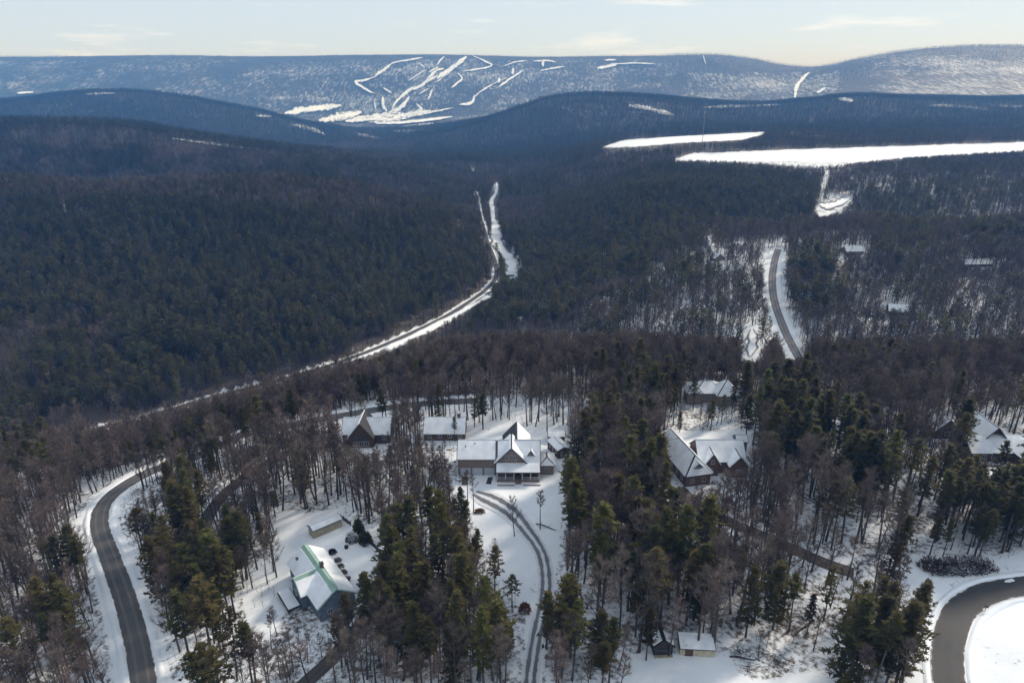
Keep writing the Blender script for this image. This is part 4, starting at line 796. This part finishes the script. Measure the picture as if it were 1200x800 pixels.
roof(r1, [[(px0 - .3, py0 - .35, 3.25), (px1 + .3, py0 - .35, 3.25), (px1 + .3, -1.02, 4.55), (px0 - .3, -1.02, 4.55)]], name='porch_roof', th=.15)
npost = 6
for k in range(npost):
    x = px0 + .15 + (px1 - px0 - .3) * k / (npost - 1); MB().box(x - .11, x + .11, py0 + .05, py0 + .27, .654, 3.3).build('porch_post', M['white'], r1)
    if k < npost - 1 and k != 2:
        x2 = px0 + .15 + (px1 - px0 - .3) * (k + 1) / (npost - 1); rl = MB(); rl.box(x + .114, x2 - .114, py0 + .11, py0 + .19, 1.45, 1.53)
        q = x + .4
        while q < x2 - .2: rl.box(q, q + .06, py0 + .12, py0 + .18, .66, 1.447); q += .35
        rl.build('railing', M['white'], r1)['kind'] = 'stuff'
for k in range(4): x = px0 + .15 + (px1 - px0 - .3) * 2 / 5; MB().box(x + .3, x + 2.1, py0 - .3 * (k + 1), py0 - .3 * k - .004, -.6, .5 - k * .16).build('porch_step', M['stone'], r1)
dr = MB().box(px0 + 5.6, px0 + 6.7, -.72, -.61, .66, 2.8); dr = MB().box(px0 + 5.6, px0 + 6.7, -1.09, -1.01, .66, 2.8).build('front_door', M['darkwood'], r1)
for x in (px0 + 1.6, px0 + 3.9, px0 + 7.7): window(r1, (x, -1.01, 1.95), 1.5, 1.4)
window(r1, (px1 - 1.6, -.61, 1.95), 1.5, 1.4)
MB().box(px0 + .2, px0 + 5.2, py0 - 2.0, py0 - 1.78, -.5, .28).build('planter_wall', M['stone'], r1); MB().box(px0 + 7.6, px1 + .2, py0 - 1.9, py0 - 1.68, -.5, .28).build('planter_wall', M['stone'], r1)
wall(r1, xr + .004, xr + 4.2, .4, 7, 3.0, 'stone'); roof(r1, hip_slopes(xr + .3, xr + 4.2, .4, 7, 3.0, 4.5))
window(r1, (xr + 2.2, .39, 1.6), 1.1, 1.3)

def small_gable(name, u, v, key, w_, d_, h_, rise, ang, label, cat, m='brownwood', axis='x', windows=(), roofm='shingle'):
    zz = PADS[key].z; p = pix(u, v, zz); r_ = empty(name, p, ang, label, cat)
    wall(r_, 0, w_, 0, d_, h_, m, zr=h_ + rise if rise > .3 else None, axis=axis)
    roof(r_, gable_slopes(0, w_, 0, d_, h_, h_ + rise, axis, .3, .3), m=roofm)
    for x, z, a, b_ in windows: window(r_, (x, -.01, z), a, b_)
    return r_
oa = small_gable('outbuilding', 654, 537.5, 'out_a', 3.9, 7.2, 2.7, .75, R(24), 'brown outbuilding with snowy low pitched roof at right corner of the stone house', 'outbuilding', axis='y')
for k in range(3): window(oa, (-.01, 1.5 + k * 2.0, 1.6), .8, .9, R(-90))
window(oa, (1.2, -.01, 1.5), .8, 1.4)
small_gable('outbuilding', 642.5, 517.5, 'out_b', 5.3, 3.6, 1.9, .9, 0, 'small brown shed with flat looking snowy roof behind the stone house', 'shed')

# ---- dark gabled house at left back
zl = PADS['left'].z; p = pix(401, 521, zl); r2 = empty('gabled_house', p, 0, 'dark brown gabled house with snowy roof left of the long roofed house', 'house')
s2 = lambda u: pix(u, 521, zl).x - p.x; L2 = s2(457)
wall(r2, 0, L2, 1.2, 9.5, 3.6, 'brownwood', zr=7.4); roof(r2, gable_slopes(0, L2, 1.2, 9.5, 3.6, 7.4))
ga, gb = s2(411), s2(438); wall(r2, ga, gb, -1.2, 6, 3.6, 'brownwood', zr=8.5, axis='y'); roof(r2, gable_slopes(ga, gb, -1.2, 9, 3.6, 8.55, 'y'), bare=(1,))
for k in range(3): window(r2, (ga + 2.2 + k * 1.75, -1.21, 3.2), 1.5, 2.2, fm='brownwood')
for k in range(3): window(r2, (ga + 2.2 + k * 1.75, -1.21, 1.1), 1.5, 1.7, fm='white')
window(r2, (1.8, 1.19, 2.0), 1.4, 1.2); window(r2, (L2 - 2, 1.19, 2.0), 1.4, 1.2)
# ---- low long-roofed house
zl = PADS['rear'].z; p = pix(497, 516, zl); r3 = empty('long_roofed_house', p, 0, 'low dark house with one long snowy roof behind the stone house garage', 'house')
L3 = pix(545, 516, zl).x - p.x; wall(r3, 0, L3, 0, 9, 2.8, 'brownwood', zr=6.2); roof(r3, gable_slopes(0, L3, 0, 9, 2.8, 6.2))
for k in range(4): window(r3, (1.8 + k * 3.4, -.01, 1.6), 1.4, 1.1)
chimney(r3, L3 - 2.2, 4.5, 3, 7.2)

# ---- brick house
zb = PADS['brick'].z; p = pix(825, 561, zb); r4 = empty('brick_house', p, 0, 'red brick house with long snowy wing, two front gables and white roofs', 'house')
s4 = lambda u, v=556: pix(u, v, zb).x - p.x
A4, B4 = pix(814, 547, zb).x - p.x, pix(868, 547, zb).x - p.x
my0, my1 = 3.2, 13.2
wall(r4, A4, B4, my0, my1, 4.0, 'brick', zr=8.0); roof(r4, gable_slopes(A4, B4, my0, my1, 4.0, 8.0))
c0, c1 = s4(825), s4(840.5); wall(r4, c0, c1, 1.6, 7, 4.0, 'brick', zr=6.9, axis='y'); roof(r4, gable_slopes(c0, c1, 1.6, 8.0, 4.0, 6.95, 'y', .35, .4)); window(r4, ((c0 + c1) / 2, 1.59, 4.6), 1.0, 1.3); window(r4, ((c0 + c1) / 2 - .6, 1.59, 1.7), 1.8, 1.6)
e0, e1 = s4(853), s4(873); wall(r4, e0, e1, .6, 9, 3.7, 'brick', zr=6.6, axis='y'); roof(r4, gable_slopes(e0, e1, .6, 9.5, 3.7, 6.65, 'y', .35, .4)); window(r4, ((e0 + e1) / 2, .59, 2.0), 1.8, 1.4)
a_ = Matrix.Translation((s4(803, 569) - .2, -4.2, 0)) @ Matrix.Rotation(R(13), 4, 'Z'); WW = 7.6; WL = 19.0     # the long wing
wall(r4, 0, WW, 0, WL, 3.6, 'brick', a_, name='wing_wall')
oh = .45; ze, zr_ = 3.5, 7.9; X0, X1, Y0, Y1 = -oh, WW + oh, -oh, WL + oh; m_ = WW / 2
roof(r4, [[(X0,Y0,ze),(m_,Y0+3.6,zr_),(m_,Y1,zr_),(X0,Y1,ze)], [(X1,Y0,ze),(X1,Y1,ze),(m_,Y1,zr_),(m_,Y0+3.6,zr_)], [(X0,Y0,ze),(X1,Y0,ze),(m_,Y0+3.6,zr_)]], a_, name='wing_roof')
wall(r4, m_ - 1.1, m_ + 1.1, .5, 3.2, 5.7, 'bluegrey', a_, zr=6.8, axis='y', z0=4.1, name='dormer'); roof(r4, gable_slopes(m_ - 1.1, m_ + 1.1, .5, 3.4, 5.7, 6.8, 'y', .25, .25), a_, name='dormer_roof', th=.1, cover=.16, inset=.12); window(r4, (m_, .49, 5.3), 1.1, 1.0, 0, a_)
for k in range(5): window(r4, (-.01, 2.5 + k * 3.2, 1.9), 1.3, 1.6, R(-90), a_)
for k in range(2): window(r4, (1.9 + k * 3.6, -.01, 1.8), 1.3, 1.4, 0, a_)
chimney(r4, -.9, 13.2, -1, 8.6, .55, 'brick', a_)
xf(MB().box(-5.2, -.03, 5.5, 15, -.8, .22), a_).build('terrace', M['snow'], r4)
p5 = pix(862, 526, PADS['brick'].z); r5 = empty('garden_shed', p5, 0, 'small dark shed with snowy roof at right rear corner of the brick house', 'shed'); wall(r5, 0, 3.4, 0, 3.4, 2.6, 'bluegrey', zr=4.0); roof(r5, gable_slopes(0, 3.4, 0, 3.4, 2.6, 4.0, 'x', .3, .25)); MB().box(1.1, 2.2, -.06, -.004, 0, 2.0).build('door', M['darkwood'], r5)
for k, (u, v) in enumerate(((783, 541), (786, 546), (788, 551))):
    q = at(u, v); b_ = MB(); b_.box(-2.4, 2.4, -.55, -.45, -.3, .35); b_.box(-2.4, 2.4, .45, .55, -.3, .35); b_.box(-2.4, -2.3, -.446, .446, -.3, .35); b_.box(2.3, 2.4, -.446, .446, -.3, .35)
    rb = empty('raised_bed', q, R(8), ('topmost' if k == 0 else 'middle' if k == 1 else 'lowest') + ' of the three timber raised garden beds left of the brick house', 'garden bed', 'timber garden beds left of the brick house'); b_.build('frame', M['brownwood'], rb); MB().box(-2.296, 2.296, -.446, .446, -.3, .24).build('snow_fill', M['snow'], rb)

# ---- house with two pointed roofs behind
zy = PADS['pyramid'].z; p = pix(806, 476, zy); r6 = empty('pointed_roof_house', p, 0, 'pale house with two pointed snowy roofs among bare trees behind the brick house', 'house')
s6 = lambda u: pix(u, 476, zy).x - p.x
wall(r6, s6(815), s6(852), 3, 12, 3.6, 'stone'); roof(r6, hip_slopes(s6(814), s6(852), 3, 12, 3.6, 6.6))
wall(r6, 0, s6(822), 1.5, 7, 4.4, 'stone'); roof(r6, hip_slopes(0, s6(822), 1.5, 6.8, 4.4, 8.0))
wall(r6, s6(840), s6(864), 0, 8, 4.0, 'stone'); roof(r6, hip_slopes(s6(840), s6(864), 0, 8, 4.0, 8.6))
for k in range(3): window(r6, (s6(842) + 1.2 + k * 2.2, -.01, 2.2), 1.2, 1.5); window(r6, (s6(823) + 1 + k * 1.7, 2.99, 2.0), 1.0, 1.3)

# ---- houses at the right edge
zz = PADS['right'].z; p = pix(1140, 545, zz); r7 = empty('manor_house', p, 0, 'big dark house with peaked snowy roofs at the right edge of the view', 'house')
s7 = lambda u: pix(u, 545, zz).x - p.x
wall(r7, 0, s7(1222), 2, 11, 3.2, 'brownwood', zr=6.4); roof(r7, gable_slopes(0, s7(1222), 2, 11, 3.2, 6.4)); wall(r7, s7(1190), s7(1225), -1.4, 8, 3.2, 'brownwood'); roof(r7, hip_slopes(s7(1190), s7(1225), -1.4, 8, 3.2, 6.2))
wall(r7, s7(1160), s7(1191), 7, 15, 4.8, 'stone', zr=9.4, axis='y'); roof(r7, gable_slopes(s7(1160), s7(1191), 5.5, 16, 4.8, 9.4, 'y'))
for k in range(4): window(r7, (1.5 + k * 2.8, 1.99, 1.7), 1.4, 1.4)
for k in range(3): window(r7, (s7(1193) + .9 + k * 2.2, -1.41, 1.7), 1.3, 1.3)
zz = PADS['right_far'].z; p = pix(1095, 514, zz); r8 = empty('gabled_cottage', p, 0, 'cottage with steep snowy gable half hidden behind the dark pines at right', 'house')
wall(r8, 0, 7.5, 0, 9, 3.0, 'brownwood', zr=6.6, axis='y'); roof(r8, gable_slopes(0, 7.5, 0, 9, 3.0, 6.6, 'y')); window(r8, (3.7, -.01, 1.8), 1.6, 1.4)

# ---- green-ridged house
zgn = PADS['green'].z; ZE, ZR = 3.9, 7.0
A_ = pix(356, 638, zgn + ZR); B_ = pix(394, 691, zgn + ZR); d_ = (B_ - A_); LR = d_.length; ang = math.atan2(d_.y, d_.x)
r9 = empty('green_ridged_house', (A_.x, A_.y, zgn), ang, 'snow covered house with green metal ridges and slate blue end wall', 'house')
inv = (Matrix.Translation((A_.x, A_.y, zgn)) @ Matrix.Rotation(ang, 4, 'Z')).inverted(); loc = lambda u, v, z: inv @ pix(u, v, zgn + z)
el = loc(373, 711, ZE); er = loc(413, 684, ZE); HWd = (abs(el.y) + abs(er.y)) / 2
print('green house', LR, math.degrees(ang), el, er)
wall(r9, .3, LR - .3, -HWd + .4, HWd - .4, ZE, 'bluegrey', zr=ZR)
gsl = gable_slopes(.3, LR - .3, -HWd + .4, HWd - .4, ZE, ZR, 'x', .4, .3)
def green_roof(sl, nm='roof'):
    a = MB(); s = MB()
    for q in sl:
        slab(a, q, .12); P = [Vector(t) for t in q]; zt = max(t.z for t in P); zb_ = min(t.z for t in P); Q = []
        for t in P:                                       # snow lies short of the ridge, where the green metal shows
            if zt - t.z < .05: low = min((w_ for w_ in P if w_.z < zb_ + .05), key=lambda w_: (Vector((w_.x, w_.y, 0)) - Vector((t.x, t.y, 0))).length); t = t.lerp(low, .16)
            Q.append(t)
        slab(s, Q, .2, .18, .124)
    o = a.build(nm, M['greenmetal'], r9); s.build('snow_cover', M['roofsnow'], o)
green_roof(gsl)
cx_ = loc(374, 664, ZR).x; ce = loc(340, 674, ZR); sgn = -1 if ce.y < 0 else 1
yo = sgn * (HWd + 1.6); y0_, y1_ = sorted((yo, sgn * .2))
wall(r9, cx_ - 3.0, cx_ + 3.0, y0_ + (.3 if sgn < 0 else 0), y1_ - (.3 if sgn > 0 else 0), ZE, 'bluegrey', zr=ZR - .3, axis='y')
green_roof(gable_slopes(cx_ - 3.0, cx_ + 3.0, y0_, y1_, ZE, ZR - .25, 'y', .4, .1))
xf(MB().box(cx_ - 4.5, cx_ + 2.8, min(yo, yo + sgn * 3), max(yo, yo + sgn * 3), .9, 1.15), Matrix()).build('deck', M['darkwood'], r9); MB().box(cx_ - 4.3, cx_ + 2.6, min(yo + sgn * .2, yo + sgn * 2.8), max(yo + sgn * .2, yo + sgn * 2.8), 1.154, 1.34).build('deck_snow', M['snow'], r9)
for q in (cx_ - 4.2, cx_ - .9, cx_ + 2.5): MB().box(q - .1, q + .1, yo + sgn * 2.7 - .1, yo + sgn * 2.7 + .1, -1, .896).build('deck_post', M['darkwood'], r9)
chimney(r9, cx_ + .4, .35 * -sgn, ZR - .8, ZR + 1.1, .38)
for yy in (-1.8, 1.8): window(r9, (LR - .29, yy, 1.9), 1.2, 1.3, R(90))
window(r9, (cx_ - .9, yo + sgn * -.29, 2.2), 1.3, 1.5, R(180) if sgn > 0 else 0)
MB().box(1.6, 2.6, sgn * HWd * .55 - .35, sgn * HWd * .55 + .35, ZE + 1.0, ZE + 1.75).build('skylight', M['shingle'], r9)
# ---- long low shed
zs = PADS['long_shed'].z; fl = pix(367.5, 631, zs); fr = pix(401, 616.5, zs); d_ = fr - fl; LS = d_.length; ang2 = math.atan2(d_.y, d_.x); ra = empty('long_shed', fl, ang2, 'long low beige shed with row of doors and snowy roof above the green ridged house', 'shed')
wall(ra, 0, LS, 0, 2.9, 2.3, 'beige'); roof(ra, [[(-.25,-.35,2.35),(LS+.25,-.35,2.35),(LS+.25,1.45,2.85),(-.25,1.45,2.85)],[(-.25,1.45,2.85),(LS+.25,1.45,2.85),(LS+.25,3.2,2.35),(-.25,3.2,2.35)]], m='bluegrey', th=.2)
for k in range(8): panel_door(ra, .2 + k * (LS - .3) / 8, -.03, 0, (LS - .3) / 8 - .16, 2.0, 'beige', name='door', rows=2)
print('long shed', LS, math.degrees(ang2), 'halfwidth', HWd)
# ---- beige shed and dark playhouse at the bottom
zc = PADS['small_shed'].z; p = pix(796.5, 767.5, zc); rc = empty('beige_shed', p, R(-4), 'low beige shed with snowy lean-to roof at the edge of the lower lawn', 'shed'); LB = pix(836, 767.5, zc).x - p.x
wall(rc, 0, LB, 0, 3.2, 1.9, 'beige'); roof(rc, [[(-.25,-.3,1.85),(LB+.25,-.3,1.85),(LB+.25,3.5,2.5),(-.25,3.5,2.5)]], m='brownwood'); MB().box(1.0, 2.6, -.06, -.004, 0, 1.65).build('door', M['brownwood'], rc)
zc = PADS['play'].z; p = pix(766, 768, zc); rd = empty('playhouse', p, R(3), 'small dark playhouse with peaked roof under pines left of the beige shed', 'playhouse')
wall(rd, 0, 3.8, 0, 3.0, 2.3, 'darkwood', zr=3.9, axis='y'); roof(rd, gable_slopes(0, 3.8, 0, 3.0, 2.3, 3.9, 'y', .3, .3), m='darkwood', inset=.6); window(rd, (1.9, -.01, 1.3), 1.6, 1.0, fm='darkwood'); MB().box(0, 3.8, -.7, -.02, -.3, .18).build('front_step', M['beige'], rd)

# ---- far houses on the right hill and in the valley
for nm, u, v, w_, d_, h_, rise, ax_, mm_, lab in (('hill_house', 1040, 371, 12.5, 8, 4.2, 3.6, 'x', 'brownwood', 'brown house with broken snowy roof above the bare trunks on the right hill'), ('hill_house', 991, 299, 15, 9, 3.2, 3.2, 'x', 'stone', 'house with bright snowy roof right of the hill road'),
        ('hill_house', 1130, 314, 22, 9, 3, 2.6, 'x', 'brownwood', 'long low house with snowy roof high on the far right hill'), ('hill_cottage', 838, 307, 9, 8, 3, 3.2, 'y', 'stone', 'small house with white roof left of the hill road'), ('hill_cottage', 852, 270, 13, 8, 2.8, 2.5, 'x', 'brownwood', 'low snowy roofed house at the top left of the right hill'),
        ('valley_cabin', 593, 325, 8, 6, 2.8, 2.2, 'x', 'darkwood', 'lone dark cabin beside the snowy creek in the valley')):
    q = at(u, v); r_ = empty(nm, q, R({1040: -16, 838: 20}.get(u, 3)), lab, 'house'); wall(r_, 0, w_, 0, d_, h_, mm_, zr=h_ + rise, axis=ax_, z0=-3); roof(r_, gable_slopes(0, w_, 0, d_, h_, h_ + rise, ax_)); 
    for k in range(3): window(r_, (w_ * (k + .7) / 3.4, -.01, h_ * .5), 1.3, 1.3)
# ---- lattice radio mast behind the field
q = at(822, 176); rm_ = empty('radio_mast', q, R(15), 'tall thin lattice radio mast at the left end of the snowy fields', 'radio mast'); HM = 66; lat = MB()
for k in range(3):
    a = k * 2.0944; MB().tube([(math.cos(a) * .9, math.sin(a) * .9, -1), (math.cos(a) * .75, math.sin(a) * .75, HM)], [.14, .12], 4).build('leg', M['steel'], rm_)
for s in range(33):
    for k in range(3):
        a, b_ = k * 2.0944, (k + 1) * 2.0944; lat.tube([(math.cos(a) * .85, math.sin(a) * .85, s * 2), (math.cos(b_) * .85, math.sin(b_) * .85, s * 2 + 2)], [.05, .05], 3, cap=False)
lat.build('bracing', M['steel'], rm_)['kind'] = 'stuff'; MB().tube([(0, 0, HM), (0, 0, HM + 3)], [.8, .8], 8).build('antenna', M['white'], rm_)

# ------------------------------------------------------------------ yard things
def shrub(name, u, v, w_, d_, h_, m, seed, label, cat, n=500, size=.55, snow=0, ang=0, group=None, pw=1.0):
    r_ = random.Random(seed); q = at(u, v); e = empty(name, q, ang, label, cat, group); c = MB(); s = MB(); st = MB()
    for k in range(n):
        while True:
            x, y, z = r_.uniform(-1, 1), r_.uniform(-1, 1), r_.uniform(0, 1)
            rr = x * x + y * y + z ** (2 * pw)
            if .25 < rr < 1: break
        p_ = Vector((x * w_ / 2 * (1 + .2 * math.sin(y * 5 + seed)), y * d_ / 2, z * h_)); n_ = Vector((x / w_, y / d_, z / h_ + r_.uniform(-.1, .5))).normalized(); dd = (n_ + Vector((r_.uniform(-1,1), r_.uniform(-1,1), r_.uniform(-.5,1))) * .7).normalized(); sd = dd.orthogonal().normalized() * size * .35
        (s if r_.random() < snow * max(0, z + .2) else c).add([p_ - sd, p_ + sd, p_ + dd * size * r_.uniform(.7, 1.4)], [(0, 1, 2)])
    for k in range(5): a = r_.uniform(0, 6.28); st.tube([(0, 0, -.3), (math.cos(a) * w_ * .2, math.sin(a) * d_ * .2, h_ * .6)], [.06, .02], 4)
    st.build('stem', M['bark'], e); c.build('foliage', M[m], e)
    if s.v: s.build('snow_dusting', M['snow'], e)
    return e
shrub('hedge', 1127, 668, 17.5, 4.6, 4.2, 'hedge', 5, 'long rust brown mounded hedge beside the dark curving road', 'hedge', 4200, .45, .14, R(3))
shrub('hedge', 1090, 665, 5, 4, 3, 'twig', 6, 'small twiggy brown bush at left end of the rust hedge', 'bush', 500, .8, .2)
shrub('columnar_evergreen', 421, 628, 2.6, 2.6, 5.2, 'needle', 7, 'narrow dark evergreen on the lawn beside the long shed', 'evergreen shrub', 700, .6)
shrub('snowy_bush', 413, 634, 2.9, 2.6, 3.0, 'needle', 8, 'round snow covered bush left of the narrow evergreen', 'bush', 600, .5, .75)
shrub('evergreen_shrub', 429, 636, 3, 3, 3.6, 'needle', 9, 'low dark evergreen bush on the fence right of the narrow evergreen', 'evergreen shrub', 500, .6)
shrub('red_bush', 615, 716, 2.6, 2.2, 2.2, 'rust', 10, 'dark red bush beside the pine at left edge of the lawn', 'bush', 350, .5)
shrub('red_bush', 562, 600, 2.8, 1.8, .8, 'rust', 11, 'low heap of red leaves beside the top of the lawn drive', 'leaf heap', 300, .5)
shrub('bare_bush', 645, 742, 3, 3, 2.4, 'twig', 12, 'twiggy bush beside the lower end of the lawn drive', 'bush', 300, .8)
shrub('bare_bush', 390, 648, 1.9, 1.9, 1.1, 'darkwood', 13, 'round dark pot shaped bush at the top end of the planted strip', 'bush', 250, .4)
for k, (u, v) in enumerate(((396, 657), (399, 664), (403, 671), (407, 679))): shrub('bed_plant', u, v, 1.6, 1.4, .8, 'twig', 20 + k, ('first', 'second', 'third', 'fourth')[k] + ' brown plant down the planted strip beside the green ridged house', 'plant', 160, .4, .3, group='brown plants along the planted strip')
q = at(406, 642); gb_ = MB(); gb_.tube([(0,0,0),(0,0,.15),(0,0,.75),(0,0,.9)], [.4,.5,.52,.2], 10); e = empty('barbecue', q, 0, 'small dark covered barbecue on the snow between house and bush', 'barbecue'); gb_.build('cover', M['darkwood'], e); MB().tube([(0,0,.9),(0,0,1.05)], [.06,.06], 6).build('knob', M['steel'], e)
def fence_line(pts, label, h_=1.5, sp=2.4):
    P = crom([at(*t) for t in pts], sp); e = empty('garden_fence', (P[0][0], P[0][1], float(gz(*P[0]))), 0, label, 'fence'); o0 = Vector(e.location)
    V = [Vector((x, y, float(gz(x, y)))) - o0 for x, y in P]
    for a in V: MB().box(a.x - .08, a.x + .08, a.y - .08, a.y + .08, a.z - .4, a.z + h_ + .15).build('post', M['darkwood'], e)
    for a, b_ in zip(V, V[1:]):
        for z in (.35, .75, 1.15):
            MB().tube([a + Vector((0, 0, z)), b_ + Vector((0, 0, z))], [.11, .11], 4).build('rail', M['darkwood'], e)
fence_line([(396,606),(403,610),(411,616)], 'short dark fence beside the right end of the long shed')
fence_line([(424,629),(432,636),(440,643),(446,650)], 'dark rail fence along the lawn corner right of the narrow evergreen')
# mailbox
q = at(1154, 716); e = empty('mailbox', q, R(60), 'dark mailbox on a leaning post on the snow inside the curving road', 'mailbox'); MB().tube([(0,0,-.3),(.08,0,1.25)], [.06,.06], 5).build('post', M['darkwood'], e); bx_ = MB(); pr = [(-.16, 0), (.16, 0), (.16, .2), (.11, .31), (0, .36), (-.11, .31), (-.16, .2)]
bx_.add([(a, -.42, 1.2 + b_) for a, b_ in pr] + [(a, .32, 1.2 + b_) for a, b_ in pr], [tuple(range(6, -1, -1)), tuple(range(7, 14))] + [(i, (i + 1) % 7, 7 + (i + 1) % 7, 7 + i) for i in range(7)]); bx_.build('box', M['shingle'], e); MB().box(-.2, -.165, -.2, -.14, 1.3, 1.62).build('flag', M['rust'], e)
# dead pale tree and fallen logs
r_ = random.Random(3); q = at(846, 738); e = empty('dead_tree', q, 0, 'pale dead tree with crooked white branches right of the beige shed', 'dead tree'); MB().tube([(0,0,-.4),(.3,.2,3),(-.2,0,6),(.4,0,9)], [.24,.2,.15,.05], 6).build('trunk', M['birch'], e)
for k in range(9):
    a = k * 2.4; h_ = 2.6 + k * .7; d = Vector((math.cos(a), math.sin(a) * .6, .45)); p0 = Vector((.05, .05, h_)); p1 = p0 + d * 1.4; p2 = p1 + Vector((d.x * 1.2, d.y, -.5)); MB().tube([p0, p1, p2], [.09, .07, .03], 5).build('branch', M['birch'], e)
for k, (u, v, L, a, lab) in enumerate(((852, 641, 13, -8, 'long dark fallen log below the brown drive'), (944, 735, 7, 35, 'thin fallen log on the snow above the brush strewn bank'), (870, 772, 5, -12, 'short fallen log left of the brush pile on the lower lawn edge'), (640, 618, 6, -30, 'fallen branch lying beside the right lawn tree'))):
    q = at(u, v); e = empty('fallen_log', q, R(a), lab, 'fallen log'); MB().tube([(-L/2,0,.15),(-L/6,.2,.35),(L/4,0,.3),(L/2,.1,.2)], [.3 if L > 10 else .16,.3 if L > 10 else .15,.2 if L > 10 else .12,.08], 6).build('trunk', M['bark'], e)
    for s in range(4): x = -L/3 + s * L/5; MB().tube([(x, 0, .3), (x + .6, (-1) ** s * .9, .9)], [.07, .02], 4).build('branch', M['bark'], e)
# brush piles on the lower bank
for k, (u, v, w_, lab) in enumerate(((868, 763, 6, 'left dark brush pile on the lower snow bank'), (893, 768, 7, 'middle dark brush pile on the lower snow bank'), (915, 778, 6, 'right dark brush pile on the lower snow bank'), (880, 785, 5, 'lowest dark brush pile at the bottom of the snow bank'))):
    r_ = random.Random(k); q = at(u, v); e = empty('brush_pile', q, 0, lab, 'brush pile', 'brush piles on the lower snow bank'); b_ = MB()
    for s in range(46): x, y = r_.gauss(0, w_ / 4), r_.gauss(0, .9); a = r_.uniform(0, 3.14); l = r_.uniform(.6, 1.8); z = r_.uniform(.05, .6); b_.tube([(x, y, z), (x + math.cos(a) * l, y + math.sin(a) * l * .6, z + r_.uniform(-.1, .35))], [.06, .02], 3, cap=False)
    b_.build('branches', M['bark'], e)['kind'] = 'stuff'
# bare asphalt where cars stood, earth patch
def patch(name, pts, m, lift=.05):
    P = [at(*t) for t in pts]; c = sum(P, Vector()) / len(P); mb = MB(); out = []
    n_ = len(P)
    for k in range(n_):
        for s in range(4): t = s / 4; a = P[k].lerp(P[(k + 1) % n_], t); a = a + (c - a) * .12 * random.random(); out.append((a.x, a.y, float(gz(a.x, a.y)) + lift))
    mb.add(out + [(c.x, c.y, float(gz(c.x, c.y)) + lift)], [(i, (i + 1) % len(out), len(out)) for i in range(len(out))]); o = mb.build(name, m); o['kind'] = 'structure'; return o
patch('bare_asphalt', [(541,557.5),(548.5,557.5),(548,568.5),(540.5,568.5)], M['earth']); patch('bare_asphalt', [(572,558.5),(578,558.5),(575.5,567.5),(569,567)], M['asphalt'])
patch('bare_earth', [(760,520),(772,514),(782,520),(776,530),(763,531)], M['earth']); patch('snow_patch', [(1178,680),(1186,678),(1190,681),(1183,683),(1176,682.5)], M['snow'], .2)

# ------------------------------------------------------------------ air
hz = MB().box(-15700, 15700, 20, 12600, -175, 345)
hz.v = [(x, (y if y > 100 else -60), z) for x, y, z in hz.v]
hm = bpy.data.materials.new('haze_air'); hm.use_nodes = True; hn = hm.node_tree; hn.nodes.clear(); ho = hn.nodes.new('ShaderNodeOutputMaterial'); hv = hn.nodes.new('ShaderNodeVolumePrincipled')
hv.inputs['Color'].default_value = (.10, .38, 1, 1); hv.inputs['Absorption Color'].default_value = (1, 1, 1, 1); hv.inputs['Density'].default_value = 1.2e-4; hv.inputs['Anisotropy'].default_value = 0.0; hv.inputs['Density Attribute'].default_value = ''; hv.inputs['Temperature Attribute'].default_value = ''
hn.links.new(hv.outputs[0], ho.inputs['Volume']); hm.cycles.homogeneous_volume = True
hzo = hz.build('haze', hm); hzo['kind'] = 'stuff'
